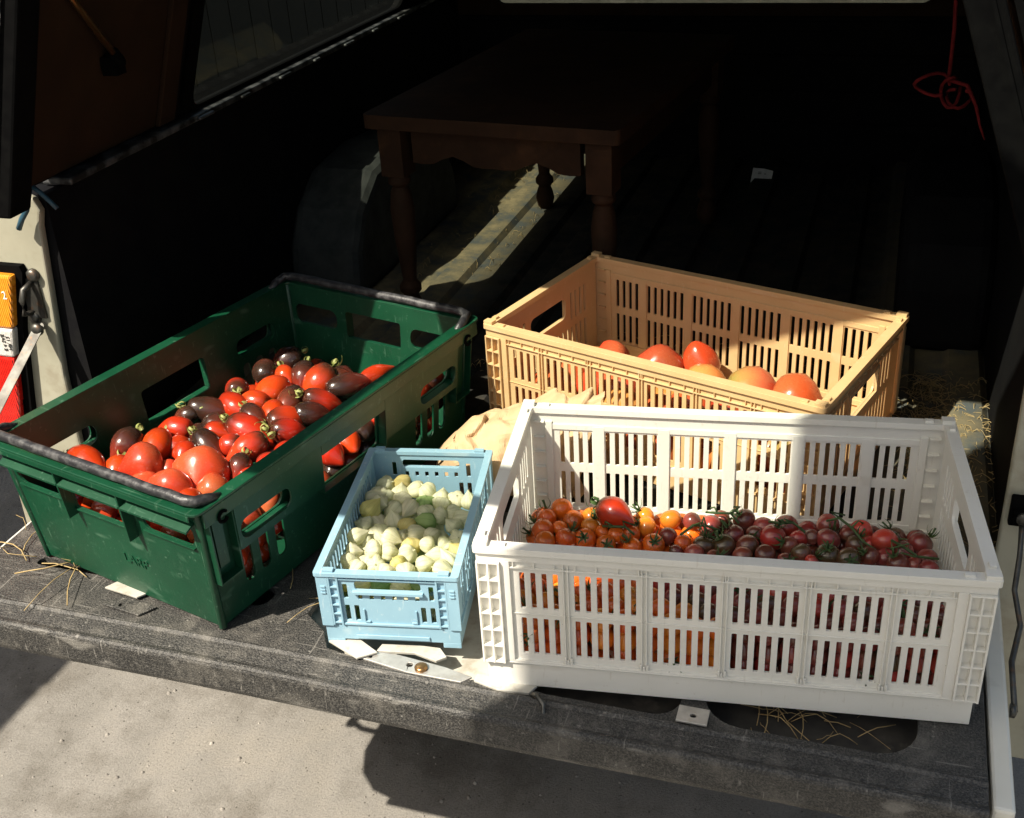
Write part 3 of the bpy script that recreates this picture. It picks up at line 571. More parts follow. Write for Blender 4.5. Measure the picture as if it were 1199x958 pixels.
FILL = [('W','o',-0.211,-0.1343,0.0864,0.0122),('W','o',-0.1862,-0.1329,0.0874,0.0123),('W','o',-0.1605,-0.1316,0.0874,0.0132),('W','y',-0.1338,-0.1339,0.0869,0.0125),('W','o',-0.1072,-0.1317,0.0864,0.0125),('W','o',-0.0819,-0.1341,0.0859,0.0128),('W','y',-0.0569,-0.1316,0.0857,0.0119),('W','o',-0.0302,-0.1343,0.0863,0.012),('W','o',-0.0048,-0.1326,0.0872,0.0121),('W','p',0.0226,-0.1328,0.086,0.0118),('W','p',0.0465,-0.1334,0.0861,0.0124),('W','p',0.0755,-0.1335,0.087,0.0123),('W','p',0.1009,-0.133,0.086,0.0129),('W','p',0.1248,-0.1339,0.0845,0.013),('W','p',0.1519,-0.1316,0.0873,0.0125),('W','d',0.178,-0.1342,0.0868,0.0124),('W','q',0.203,-0.1319,0.0846,0.0125),('W','q',0.2299,-0.1316,0.085,0.0121),('W','y',-0.2241,-0.1109,0.0873,0.0122),('W','y',-0.1997,-0.1109,0.087,0.0118),('W','y',-0.1725,-0.1093,0.0874,0.0119),('W','o',-0.1484,-0.1104,0.0851,0.0129),('W','o',-0.1217,-0.1097,0.0862,0.012),('W','y',-0.0956,-0.1116,0.0872,0.012),('W','o',-0.0691,-0.109,0.0875,0.0129),('W','y',-0.0437,-0.1113,0.0864,0.0121),('W','d',-0.0169,-0.1095,0.0861,0.0126),('W','d',0.0095,-0.1091,0.0847,0.0122),('W','p',0.0339,-0.1096,0.0858,0.0125),('W','p',0.0615,-0.109,0.0862,0.013),('W','p',0.0884,-0.1095,0.0855,0.0126),('W','p',0.1142,-0.1116,0.0872,0.0119),('W','p',0.1395,-0.109,0.0863,0.0131),('W','p',0.1653,-0.1112,0.0847,0.0128),('W','p',0.1909,-0.1115,0.0862,0.0128),('W','p',0.2163,-0.1093,0.0863,0.0122),('W','o',-0.237,-0.088,0.0858,0.0128),('W','o',-0.2124,-0.0869,0.0871,0.0124),('W','y',-0.1854,-0.0886,0.0846,0.0122),('W','o',-0.1592,-0.0883,0.0875,0.0128),('W','o',-0.1346,-0.087,0.0871,0.0128),('W','y',-0.1068,-0.0879,0.0854,0.012),('W','o',-0.0819,-0.0877,0.0854,0.0123),('W','p',-0.0556,-0.0871,0.0866,0.0119),('W','d',-0.0289,-0.0892,0.0849,0.0124),('W','q',-0.0038,-0.0877,0.0852,0.0118),('W','p',0.0205,-0.0892,0.0874,0.0125),('W','d',0.0467,-0.0873,0.086,0.013),('W','p',0.075,-0.0873,0.0873,0.0126),('W','q',0.1013,-0.0889,0.087,0.0128),('W','p',0.1272,-0.0869,0.0874,0.0122),('W','d',0.1517,-0.0877,0.0869,0.0129),('W','p',0.1781,-0.0876,0.0866,0.0119),('W','d',0.2043,-0.0871,0.0857,0.0123),('W','p',0.2312,-0.0882,0.0861,0.0128),('W','o',-0.224,-0.0658,0.0854,0.0125),('W','o',-0.1985,-0.0662,0.0874,0.0123),('W','o',-0.1723,-0.0654,0.0846,0.0125),('W','o',-0.1468,-0.0664,0.0874,0.0123),('W','o',-0.1211,-0.0666,0.0852,0.0126),('W','o',-0.0946,-0.0661,0.086,0.0123),('W','q',-0.0688,-0.0646,0.0861,0.0122),('W','p',-0.0426,-0.0664,0.0865,0.0129),('W','p',-0.0162,-0.0638,0.0856,0.0125),('W','q',0.0082,-0.0647,0.0845,0.013),('W','p',0.0348,-0.0653,0.086,0.013),('W','q',0.0602,-0.0646,0.0864,0.0123),('W','p',0.0863,-0.0639,0.0854,0.0119),('W','q',0.1132,-0.0655,0.0873,0.0122),('W','p',0.1378,-0.066,0.085,0.0132),('W','p',0.1644,-0.0646,0.0871,0.0124),('W','q',0.1896,-0.0662,0.0855,0.0119),('W','p',0.2168,-0.0655,0.0867,0.012),('W','o',-0.2365,-0.0428,0.0865,0.0132),('W','o',-0.1331,-0.0431,0.0845,0.0128),('W','d',0.2308,-0.0429,0.0865,0.0123),('W','o',-0.2124,-0.1332,0.0633,0.0123),('W','o',-0.1859,-0.1318,0.0618,0.0118),('W','o',-0.1598,-0.1314,0.0637,0.013),('W','y',-0.1332,-0.1332,0.0618,0.0128),('W','y',-0.1068,-0.1323,0.0621,0.013),('W','o',-0.082,-0.1334,0.063,0.0125),('W','y',-0.0546,-0.1326,0.0644,0.0124),('W','y',-0.031,-0.1321,0.0626,0.0131),('W','y',-0.0038,-0.1323,0.0624,0.0126),('W','p',0.0216,-0.1321,0.063,0.0127),('W','p',0.0495,-0.1337,0.0615,0.0127),('W','p',0.0741,-0.1325,0.064,0.0131),('W','p',0.0996,-0.1315,0.0627,0.013),('W','q',0.127,-0.1334,0.0628,0.0128),('W','d',0.1515,-0.1333,0.064,0.0123),('W','d',0.1794,-0.1322,0.0632,0.0119),('W','p',0.2034,-0.1322,0.0641,0.0127),('W','q',0.23,-0.1338,0.0623,0.0123),('W','o',-0.2004,-0.1108,0.0632,0.0121),('W','o',-0.1474,-0.1096,0.0638,0.0128),('W','o',-0.1224,-0.1094,0.0632,0.0123),('W','o',-0.0944,-0.1102,0.0642,0.0126),('W','d',0.01,-0.1109,0.0623,0.012),('W','q',0.0339,-0.111,0.0631,0.0119),('W','p',0.06,-0.111,0.0626,0.0131),('W','q',0.1132,-0.1097,0.062,0.0119),('W','p',0.164,-0.1107,0.0616,0.0128),('W','p',0.2174,-0.1101,0.063,0.0129),('W','q',0.2313,-0.0422,0.0617,0.0132),('W','o',-0.1997,0.0248,0.0631,0.0129),('W','o',-0.1742,0.0266,0.0635,0.013),('W','o',-0.1473,0.025,0.0627,0.0126),('W','o',-0.1212,0.026,0.0642,0.0128),('W','o',-0.0964,0.0266,0.0621,0.0119),('W','o',-0.0693,0.0245,0.0615,0.0129),('W','o',-0.0427,0.024,0.0615,0.0124),('W','q',0.0088,0.026,0.0624,0.0124),('W','d',0.035,0.0246,0.0628,0.0123),('W','p',0.061,0.024,0.0625,0.0128),('W','q',0.1654,0.0265,0.0625,0.0124),('W','o',-0.2368,0.0469,0.0625,0.0126),('W','y',-0.2108,0.0479,0.0639,0.0128),('W','y',-0.1856,0.0475,0.0636,0.012),('W','o',-0.1609,0.0473,0.0637,0.0122),('W','o',-0.1327,0.0477,0.0617,0.0128),('W','o',-0.1088,0.0486,0.063,0.0129),('W','o',-0.0834,0.0471,0.0637,0.0124),('W','y',-0.0549,0.0489,0.0631,0.0124),('W','o',-0.0316,0.0476,0.0631,0.0132),('W','p',0.0485,0.0483,0.0618,0.012),('W','p',0.0728,0.0471,0.0623,0.0132),('W','p',0.1,0.0492,0.0618,0.0123),('W','p',0.1264,0.0472,0.0626,0.0126),('W','o',-0.2249,0.0701,0.0632,0.0122),('W','o',-0.1735,0.0705,0.0626,0.0132),('W','y',-0.1474,0.0711,0.062,0.013),('W','y',-0.1217,0.0718,0.0626,0.0126),('W','o',-0.0948,0.0701,0.0632,0.0131),('W','o',-0.0684,0.0716,0.0632,0.0131),('W','o',-0.0441,0.0716,0.0634,0.0127),('W','o',-0.0176,0.0714,0.0631,0.0127),('W','p',0.0104,0.0714,0.0635,0.0122),('W','p',0.0356,0.0702,0.0644,0.013),('W','p',0.1139,0.0691,0.0627,0.0125),('W','p',0.1393,0.0702,0.0633,0.0122),('W','p',0.2156,0.0717,0.0617,0.0119),('W','o',-0.2381,0.0934,0.0622,0.0123),('W','y',-0.2116,0.0947,0.0618,0.0127),('W','o',-0.1872,0.0926,0.0622,0.0122),('W','o',-0.1591,0.0926,0.0637,0.0118),('W','o',-0.1076,0.0935,0.0628,0.013),('W','o',-0.0819,0.0927,0.063,0.013),('W','o',-0.0569,0.0937,0.064,0.0125),('W','o',-0.0315,0.0929,0.0638,0.0127),('W','d',-0.004,0.0937,0.0631,0.012),('W','p',0.0206,0.0938,0.062,0.0123),('W','d',0.0481,0.0939,0.0618,0.0126),('W','q',0.0996,0.0938,0.0636,0.0128),('W','d',0.1273,0.093,0.0629,0.0124),('W','q',0.1509,0.0944,0.0625,0.0128),('W','p',0.1769,0.092,0.0633,0.013),('W','d',0.2038,0.0923,0.0637,0.0121),('W','p',0.2306,0.0921,0.0616,0.0128),('W','o',-0.211,-0.1325,0.041,0.0131),('W','o',-0.1866,-0.1343,0.0406,0.0125),('W','o',-0.1596,-0.133,0.0399,0.0127),('W','o',-0.1068,-0.1315,0.0398,0.0129),('W','o',-0.082,-0.133,0.0397,0.012),('W','o',-0.0568,-0.1315,0.0391,0.0129),('W','o',-0.029,-0.1338,0.0407,0.0122),('W','y',-0.0043,-0.1331,0.0393,0.0122),('W','p',0.0234,-0.1317,0.0389,0.013),('W','q',0.0478,-0.1323,0.0401,0.0118),('W','p',0.0755,-0.1324,0.0392,0.0131),('W','p',0.0987,-0.1333,0.0407,0.0124),('W','p',0.1251,-0.1329,0.0412,0.0122),('W','p',0.1508,-0.1332,0.0392,0.0127),('W','q',0.1777,-0.1332,0.0412,0.0129),('W','d',0.2038,-0.1316,0.0394,0.0122),('W','p',0.2304,-0.1335,0.0404,0.0126),('W','o',-0.1984,-0.1107,0.0389,0.0126),('W','o',-0.1471,-0.1098,0.0387,0.0125),('W','o',-0.1204,-0.1117,0.0411,0.012),('W','p',0.0105,-0.1102,0.0402,0.0131),('W','q',0.0352,-0.1091,0.0393,0.0119),('W','p',0.0602,-0.1097,0.0393,0.0129),('W','d',0.1122,-0.111,0.0402,0.0125),('W','p',0.138,-0.1117,0.0392,0.0128),('W','p',0.1647,-0.1096,0.0407,0.0127),('W','p',0.2162,-0.1099,0.0389,0.0127),('W','o',-0.135,-0.1327,0.0265,0.0119),('G','r',-0.2092,-0.1415,0.0704,0.0164),('G','r',-0.1743,-0.1415,0.0733,0.0157),('G','r',-0.1394,-0.1379,0.0726,0.0173),('G','m',-0.039,-0.1396,0.0727,0.0159),('G','d',-0.0044,-0.1396,0.0726,0.016),('G','r',0.0294,-0.1385,0.0709,0.0164),('G','d',0.0638,-0.1411,0.072,0.0168),('G','d',0.0964,-0.1398,0.072,0.0175),('G','d',0.1658,-0.1383,0.0714,0.0167),('G','d',0.2004,-0.1404,0.0718,0.0168),('G','d',0.2346,-0.1398,0.0727,0.0163),('G','d',0.0131,-0.11,0.0712,0.0155),('G','r',-0.2428,-0.0817,0.0726,0.0174),('G','d',-0.0738,-0.0208,0.0719,0.017),('G','m',-0.0045,-0.023,0.0714,0.0158),('G','m',-0.0562,0.0078,0.0734,0.0165),('G','d',0.0132,0.0091,0.0709,0.0172),('G','m',0.0452,0.009,0.072,0.0168),('G','m',0.2159,0.0077,0.072,0.0162),('G','r',-0.2433,0.0373,0.0712,0.0168),('G','m',0.2019,0.0383,0.0737,0.0165),('G','d',0.2341,0.0376,0.072,0.0155),('G','d',0.0125,0.0674,0.0717,0.0157),('G','d',0.1476,0.068,0.0734,0.0165),('G','m',0.2184,0.0659,0.073,0.0159),('G','x',-0.242,0.096,0.0737,0.0165),('G','r',-0.1067,0.0957,0.0714,0.017),('G','m',0.0289,0.0982,0.0737,0.0164),('G','m',0.0971,0.0981,0.0726,0.0166),('G','m',0.2342,0.0954,0.0711,0.0158),('G','r',0.1152,0.1274,0.0702,0.0172),('G','r',0.1492,0.1248,0.074,0.0175),('G','r',0.2157,0.1243,0.0705,0.017),('G','x',-0.2023,-0.1357,0.0444,0.0169),('G','r',-0.1686,-0.1376,0.0456,0.0167),('G','d',-0.1027,-0.1362,0.0432,0.0168),('G','d',0.1691,-0.1348,0.0446,0.0164),('G','m',0.2043,-0.1366,0.045,0.0165),('G','x',-0.226,-0.1111,0.0994,0.0167),('G','x',-0.2447,-0.0804,0.0998,0.0163),('G','m',-0.1036,-0.079,0.0978,0.0168),('G','m',-0.0644,-0.0778,0.0991,0.0167),('G','r',-0.03,-0.0808,0.0993,0.0161),('G','r',-0.2285,-0.0466,0.0987,0.0169),('G','r',-0.2456,-0.0177,0.0997,0.0165),('G','r',-0.2287,0.014,0.0999,0.016),('G','x',-0.2452,0.047,0.097,0.017),('G','r',-0.2296,0.0762,0.0999,0.0169),('G','r',-0.0843,0.0773,0.098,0.0163),('G','d',-0.0464,0.0755,0.0986,0.016),('G','d',-0.0117,0.0763,0.0981,0.0159),('G','r',-0.2476,0.1084,0.0976,0.0157),('G','x',-0.2103,-0.1401,0.1052,0.0172),('G','x',-0.1765,-0.1428,0.1064,0.0168),('G','x',-0.1439,-0.1436,0.1061,0.0174),('G','d',-0.1088,-0.1434,0.1074,0.0158),('G','m',-0.007,-0.1406,0.1064,0.0157),('G','r',0.0277,-0.1425,0.1065,0.016),('G','d',0.0638,-0.1409,0.1055,0.0165),('G','m',0.0958,-0.1416,0.1056,0.017),('G','r',0.1963,-0.1439,0.1045,0.0165),('G','m',0.2337,-0.1433,0.1075,0.0175),('B','g',-0.0619,-0.114,0.0519,0.0122),('B','y',-0.0372,-0.1132,0.0519,0.0116),('B','y',-0.014,-0.1134,0.0529,0.0115),('B','w',0.0107,-0.1119,0.052,0.0123),('B','w',0.0333,-0.1131,0.0507,0.0123),('B','w',0.0587,-0.1124,0.0515,0.0119),('B','w',0.0111,-0.0703,0.0531,0.0124),('B','y',0.0353,-0.0712,0.0506,0.0119),('B','g',0.0106,-0.0304,0.051,0.0125),('B','w',0.034,0.0127,0.0508,0.0117),('B','w',0.0224,0.0331,0.0508,0.0117),('B','g',-0.0617,0.0555,0.0528,0.0122),('B','w',-0.0139,0.0549,0.0517,0.0124),('B','w',0.0351,0.0952,0.053,0.0119),('B','y',-0.062,-0.115,0.0766,0.0121),('B','w',-0.0381,-0.1126,0.0766,0.012),('B','g',-0.0153,-0.115,0.0747,0.0122),('B','w',0.011,-0.1134,0.0749,0.0118),('B','g',0.0347,-0.114,0.0751,0.0116),('B','g',0.0571,-0.1138,0.0772,0.012),('B','w',-0.0616,-0.1122,0.0292,0.012),('B','g',-0.0377,-0.1107,0.0293,0.0117),('B','w',0.0342,-0.1122,0.0284,0.0122),('B','w',0.0572,-0.1117,0.0285,0.0118),('T','x',-0.2234,-0.1122,0.0458,0.0299),('T','x',-0.0399,-0.117,0.0473,0.027),('T','x',0.0227,-0.1127,0.0427,0.0278),('T','o',0.0848,-0.1172,0.0451,0.0274),('T','o',0.1498,-0.1145,0.0472,0.0276),('T','x',0.2063,-0.1156,0.0417,0.0294),('T','x',-0.2221,-0.0077,0.0465,0.0297),('T','x',-0.1626,-0.0088,0.0424,0.0299),('T','x',-0.1002,-0.0037,0.0469,0.0309),('T','o',-0.0373,-0.0055,0.0469,0.0271),('T','o',-0.1937,0.0446,0.0471,0.0305),('T','x',-0.1774,-0.1151,0.0892,0.0303),('T','o',-0.0518,-0.1187,0.0901,0.0279),('T','x',0.0038,-0.1155,0.0891,0.0283),('T','v',0.0684,-0.1152,0.0878,0.0295),('T','v',0.1229,-0.1185,0.0913,0.0285),('T','v',0.187,-0.1152,0.0873,0.0273),('T','x',-0.0884,-0.0647,0.0887,0.0295),('T','x',0.0329,-0.0648,0.0878,0.0275),('T','x',0.0935,-0.0671,0.0915,0.0305)]
GREEN = [(0.0731,0.1123,0.1001,15.8,'m',1.15,250,1),(0.0045,0.0994,0.1002,16.6,'d',1.75,-8,1),(0.0288,0.0732,0.1001,16.7,'r',1.5,40,0),(-0.0609,0.105,0.1002,16.2,'r',1.45,195,0),(-0.1083,0.0949,0.0998,19.4,'r',1.25,97,0),(-0.0238,0.121,0.0999,12.7,'d',1.3,180,1),(-0.1053,0.0409,0.1,15.6,'r',1.05,100,0),(-0.0731,0.0285,0.1004,16.3,'d',1.4,40,1),(-0.0401,0.0462,0.0999,13.6,'m',1.2,20,0),(-0.1342,0.1251,0.1101,18.1,'d',1.2,120,1),(-0.1452,0.0855,0.0944,16.6,'d',1.15,100,0),(-0.0162,0.0053,0.1003,19.1,'m',1.5,25,1),(0.1378,0.1133,0.1001,17.6,'d',1.15,260,0),(0.184,0.1065,0.0997,19.3,'d',1.15,170,1),(0.09,0.0556,0.1,20.3,'r',1.3,125,0),(0.149,0.01,0.0998,21.2,'m',1.25,140,1),(0.0792,0.0074,0.1001,18.6,'d',1.3,110,0),(0.1557,0.0483,0.0998,17.5,'d',1.2,100,1),(0.1414,0.0726,0.1004,13.4,'r',1.2,60,1),(0.177,-0.0085,0.0999,12.0,'d',1.2,0,0),(0.16,-0.0369,0.0996,17.1,'d',1.7,-25,0),(0.2056,-0.0549,0.0998,13.3,'r',1.8,-40,0),(0.1021,-0.0367,0.0993,15.4,'m',1.8,-12,1),(0.0641,-0.0465,0.0999,16.4,'d',1.4,-20,1),(0.0324,-0.025,0.1001,18.7,'m',1.3,-30,0),(0.0097,-0.0478,0.0994,17.2,'m',1.3,-20,1),(0.0162,0.0231,0.1007,16.4,'d',1.35,50,1),(0.0551,0.0593,0.0995,15.5,'r',1.35,200,0),(0.0411,0.008,0.0994,16.4,'r',1.2,90,0),(-0.053,-0.0298,0.1002,17.4,'m',1.45,155,1),(-0.0566,0.0011,0.1,14.5,'m',1.2,200,0),(-0.0931,-0.0516,0.0991,14.0,'d',1.2,100,1),(-0.1318,-0.0178,0.0985,33.5,'x',1.0,90,0),(-0.1647,0.0573,0.1114,26.9,'x',1.05,150,0),(-0.1844,-0.0126,0.1021,26.2,'x',1.0,100,0),(-0.1522,-0.0592,0.0995,18.2,'x',1.35,265,0),(-0.192,0.029,0.0934,21.9,'x',1.1,60,0),(-0.1969,0.1339,0.1103,20.0,'r',1.4,40,0),(-0.179,0.095,0.0997,16.5,'r',1.2,90,0),(-0.1457,0.0285,0.1002,12.9,'x',1.1,0,0),(-0.1914,-0.0546,0.099,15.6,'r',1.2,80,0)]
WHITE = [(-0.2089,0.0803,0.0851,13.2,'o'),(-0.1915,0.0564,0.0852,13.0,'o'),(-0.2252,0.0602,0.0851,10.9,'o'),(-0.2259,0.034,0.0852,12.8,'o'),(-0.2193,0.0109,0.0848,11.6,'o'),(-0.1938,0.019,0.0849,12.7,'o'),(-0.1703,0.0199,0.085,12.1,'o'),(-0.1681,0.067,0.0854,11.9,'y'),(-0.1671,0.0458,0.0849,11.8,'y'),(-0.2052,0.0381,0.0851,9.6,'o'),(-0.1022,0.0766,0.0848,10.8,'y'),(-0.0992,0.0533,0.0853,12.3,'y'),(-0.0872,0.0173,0.0851,12.5,'o'),(-0.112,0.0095,0.0847,10.4,'o'),(-0.144,0.0116,0.085,11.0,'o'),(-0.07,0.073,0.0848,12.3,'y'),(-0.0708,0.0354,0.0851,10.5,'d'),(-0.0523,0.0243,0.0848,9.9,'o'),(-0.1334,0.03,0.0862,10.6,'o'),(-0.1163,0.037,0.0841,10.6,'o'),(-0.151,0.0351,0.0846,9.5,'o'),(-0.0434,0.0721,0.0848,10.2,'p'),(-0.0199,0.0643,0.0843,13.3,'p'),(-0.0069,0.0815,0.0849,9.6,'d'),(0.0207,0.0813,0.0851,12.8,'p'),(0.0434,0.0699,0.0844,11.6,'p'),(0.008,0.0468,0.0853,12.6,'p'),(-0.0029,0.0263,0.0845,12.9,'d'),(0.0246,0.0264,0.0847,13.4,'d'),(0.0553,0.0463,0.0856,14.6,'q'),(0.0337,0.0509,0.0847,10.4,'p'),(0.0719,0.0724,0.0841,13.7,'q'),(0.0853,0.0484,0.084,10.4,'q'),(0.0188,0.0047,0.0854,11.7,'d'),(0.0459,0.0103,0.0855,11.7,'p'),(-0.0371,0.0041,0.0844,11.3,'p'),(-0.0593,0.006,0.0847,8.2,'d'),(-0.0239,0.0429,0.0853,8.4,'q'),(0.088,0.018,0.0847,11.7,'d'),(0.0692,0.0006,0.0853,9.1,'p'),(-0.0271,0.0229,0.084,12.4,'d'),(0.0739,0.034,0.0846,10.3,'p'),(-0.0135,-0.0008,0.0847,9.2,'p'),(0.1218,0.0809,0.0852,12.6,'p'),(0.121,0.0507,0.0849,13.4,'p'),(0.1187,0.0199,0.0846,13.2,'d'),(0.1605,0.074,0.0839,12.5,'q'),(0.1441,0.0625,0.0856,10.4,'d'),(0.1422,0.0128,0.0849,13.1,'d'),(0.1521,0.0431,0.0846,11.3,'d'),(0.1692,0.0515,0.0803,10.3,'q'),(0.1846,0.0432,0.0932,14.3,'q'),(0.2275,0.0541,0.0841,13.3,'p'),(0.2053,0.0338,0.084,13.1,'p'),(0.2307,0.0228,0.0855,12.0,'p'),(0.1961,0.0074,0.0868,11.9,'p'),(0.2303,0.0019,0.0854,10.9,'p'),(0.1659,0.0207,0.086,11.1,'p'),(0.1016,0.0536,0.085,8.8,'p'),(0.0995,0.0033,0.0855,8.0,'q'),(0.1951,0.0595,0.0831,10.3,'d'),(0.1849,0.0237,0.0816,11.1,'p'),(0.2148,0.0117,0.0832,9.9,'p')]
WPLUM = [(-0.1379,0.0483,0.1051,18.0,'d',1.4,40,1)]
BLUE = [(-0.06,0.1039,0.0738,12.3,'w'),(-0.0376,0.1114,0.0724,12.3,'y'),(-0.0154,0.0967,0.0722,12.2,'w'),(0.0044,0.0879,0.0744,12.1,'w'),(-0.0359,0.0897,0.0697,12.2,'w'),(-0.0692,0.0854,0.0674,12.2,'w'),(-0.07,0.0656,0.0759,12.1,'w'),(-0.0512,0.0751,0.0737,12.1,'w'),(-0.07,0.0457,0.0679,12.0,'w'),(-0.0531,0.0529,0.0785,11.9,'w'),(-0.0351,0.0495,0.0682,11.9,'w'),(-0.027,0.07,0.0723,12.0,'w'),(-0.0142,0.0514,0.0724,11.9,'w'),(0.0041,0.0645,0.0717,12.0,'g'),(0.0086,0.0417,0.072,11.8,'w'),(0.0242,0.0819,0.0698,12.1,'w'),(0.0281,0.0608,0.0722,11.9,'w'),(0.0443,0.0746,0.0705,12.0,'w'),(0.0644,0.0692,0.0737,11.9,'w'),(0.0287,0.0353,0.0723,11.7,'w'),(0.047,0.045,0.0713,11.8,'w'),(0.014,0.0205,0.0717,11.7,'g'),(0.0499,0.014,0.0713,11.6,'w'),(0.0625,0.0306,0.0719,11.7,'w'),(-0.0287,0.02,0.0734,11.7,'w'),(-0.0091,0.0133,0.0711,11.6,'y'),(-0.0604,0.0306,0.0812,11.8,'y'),(-0.0489,0.0188,0.0684,11.7,'w'),(-0.07,0.0243,0.064,11.8,'w'),(-0.07,0.0062,0.0744,11.6,'w'),(-0.0412,-0.0092,0.0724,11.5,'w'),(-0.0535,-0.0253,0.0706,11.4,'w'),(-0.07,-0.0423,0.0658,11.3,'w'),(-0.0112,-0.013,0.0681,11.4,'w'),(0.007,-0.0067,0.0744,11.5,'w'),(0.0273,-0.0064,0.0711,11.4,'w'),(0.0478,-0.0261,0.0714,11.3,'w'),(-0.0219,-0.0263,0.079,11.4,'w'),(0.0029,-0.0496,0.0717,11.2,'w'),(0.0252,-0.0294,0.0724,11.3,'w'),(-0.0514,-0.0477,0.0645,11.3,'w'),(-0.0348,-0.0366,0.0675,11.3,'w'),(-0.0194,-0.0486,0.072,11.2,'w'),(-0.062,-0.0578,0.0787,11.2,'w'),(-0.045,-0.0674,0.0664,11.1,'w'),(-0.07,-0.0754,0.0755,11.1,'w'),(-0.07,-0.062,0.0613,11.2,'w'),(0.0394,-0.0499,0.072,11.1,'w'),(0.0578,-0.0577,0.072,11.1,'w'),(0.0302,-0.0689,0.0715,11.0,'w'),(0.0529,-0.0768,0.0715,11.0,'w'),(0.0102,-0.0835,0.0728,11.0,'w'),(-0.0129,-0.0872,0.0701,11.0,'w'),(-0.0293,-0.077,0.0734,11.0,'w'),(-0.0526,-0.0843,0.0731,11.0,'w'),(-0.0039,-0.0702,0.0727,11.0,'y'),(0.064,-0.0382,0.072,11.2,'y'),(0.0051,-0.0295,0.072,11.3,'y'),(-0.0379,-0.0532,0.0782,11.2,'w'),(0.0642,-0.0146,0.0728,11.3,'w'),(-0.07,-0.0304,0.0816,11.4,'w'),(-0.07,-0.0138,0.0694,11.5,'w')]
TAN = [(-0.1659,0.0553,0.0901,27.9,'x',1.0,200,0),(-0.0835,0.0614,0.0902,34.1,'x',0.95,270,0),(-0.0322,0.1032,0.0901,23.2,'x',1.5,268,0),(0.0041,0.046,0.0902,31.7,'o',1.1,10,0),(0.0727,0.0669,0.0898,32.7,'v',1.15,0,0),(0.1412,0.071,0.0899,34.6,'x',1.05,20,0)]
# ------------------------------------------------------------------ place: ground, truck, added fence
CL = 'white_plastic'
ground_mat, nt, b = new_mat('ground')
tc = node(nt, 'ShaderNodeTexCoord')
mp = node(nt, 'ShaderNodeMapping'); mp.inputs['Rotation'].default_value = (0, 0, R(-40)); mp.inputs['Scale'].default_value = (1, .16, 1); L(nt, tc, 'Object', mp, 'Vector')
n1 = node(nt, 'ShaderNodeTexNoise', i_Scale=9.0, i_Detail=7, i_Roughness=.62); L(nt, mp, 'Vector', n1, 'Vector')
n2 = node(nt, 'ShaderNodeTexNoise', i_Scale=230.0, i_Detail=6, i_Roughness=.8); L(nt, tc, 'Object', n2, 'Vector')
r1 = ramp(nt, [(.30, (.185, .175, .158)), (.70, (.235, .222, .202))]); L(nt, n1, 'Fac', r1, 'Fac')
r2 = ramp(nt, [(.28, (.45, .45, .45)), (.5, (.95, .95, .95)), (.75, (1.15, 1.15, 1.15))]); L(nt, n2, 'Fac', r2, 'Fac')
mx = node(nt, 'ShaderNodeMix', data_type='RGBA', blend_type='MULTIPLY'); mx.inputs[0].default_value = 1
n4 = node(nt, 'ShaderNodeTexNoise', i_Scale=5.0, i_Detail=8, i_Roughness=.7); L(nt, tc, 'Object', n4, 'Vector')
r4 = ramp(nt, [(.36, (.62, .60, .57)), (.52, (1, 1, 1)), (.70, (1.12, 1.1, 1.06))]); L(nt, n4, 'Fac', r4, 'Fac')
v4 = node(nt, 'ShaderNodeTexVoronoi', i_Scale=48.0); L(nt, tc, 'Object', v4, 'Vector')
r5 = ramp(nt, [(.05, (.35, .34, .32)), (.12, (1, 1, 1))]); L(nt, v4, 'Distance', r5, 'Fac')
m4 = node(nt, 'ShaderNodeMix', data_type='RGBA', blend_type='MULTIPLY'); m4.inputs[0].default_value = 1; nt.links.new(r4.outputs[0], m4.inputs[6]); nt.links.new(r5.outputs[0], m4.inputs[7])
nt.links.new(r1.outputs[0], mx.inputs[6]); nt.links.new(r2.outputs[0], mx.inputs[7]); m5 = node(nt, 'ShaderNodeMix', data_type='RGBA', blend_type='MULTIPLY'); m5.inputs[0].default_value = 1; nt.links.new(mx.outputs[2], m5.inputs[6]); nt.links.new(m4.outputs[2], m5.inputs[7]); nt.links.new(m5.outputs[2], b.inputs['Base Color'])
vo = node(nt, 'ShaderNodeTexVoronoi', i_Scale=70.0); L(nt, tc, 'Object', vo, 'Vector')
bp = node(nt, 'ShaderNodeBump', i_Strength=.5, i_Distance=.01); L(nt, n2, 'Fac', bp, 'Height'); L(nt, bp, 'Normal', b, 'Normal'); b.inputs['Roughness'].default_value = .85
GZ = -.70
mb = MB(); mb.add([(-90, -90, GZ), (90, -90, GZ), (90, 90, GZ), (-90, 90, GZ)], [(0, 1, 2, 3)])
tag(mb.build('ground', ground_mat), kind='structure')
peb = MB()
for i in range(420):
    x, y = rnd.uniform(-1.6, .5), rnd.uniform(.0, 1.0); r = rnd.choice([.0015, .002, .003, .005])
    p = [(r * rnd.uniform(.6, 1.2) * math.cos(a) , r * rnd.uniform(.6, 1.2) * math.sin(a)) for a in (0, 1.2, 2.4, 3.7, 5)]
    vs = [(x + a, y + c, GZ) for a, c in p] + [(x + a * .5, y + c * .5, GZ + r * .8) for a, c in p]
    peb.add(vs, [(k, (k + 1) % 5, 5 + (k + 1) % 5, 5 + k) for k in range(5)] + [(5, 6, 7, 8, 9)], None, True)
tag(peb.build('gravel', pmat('gravel', (.11, .10, .09), (.30, .28, .25), 30, .9)), kind='stuff', label='loose grit scattered on the ground below the tailgate', cat='gravel')

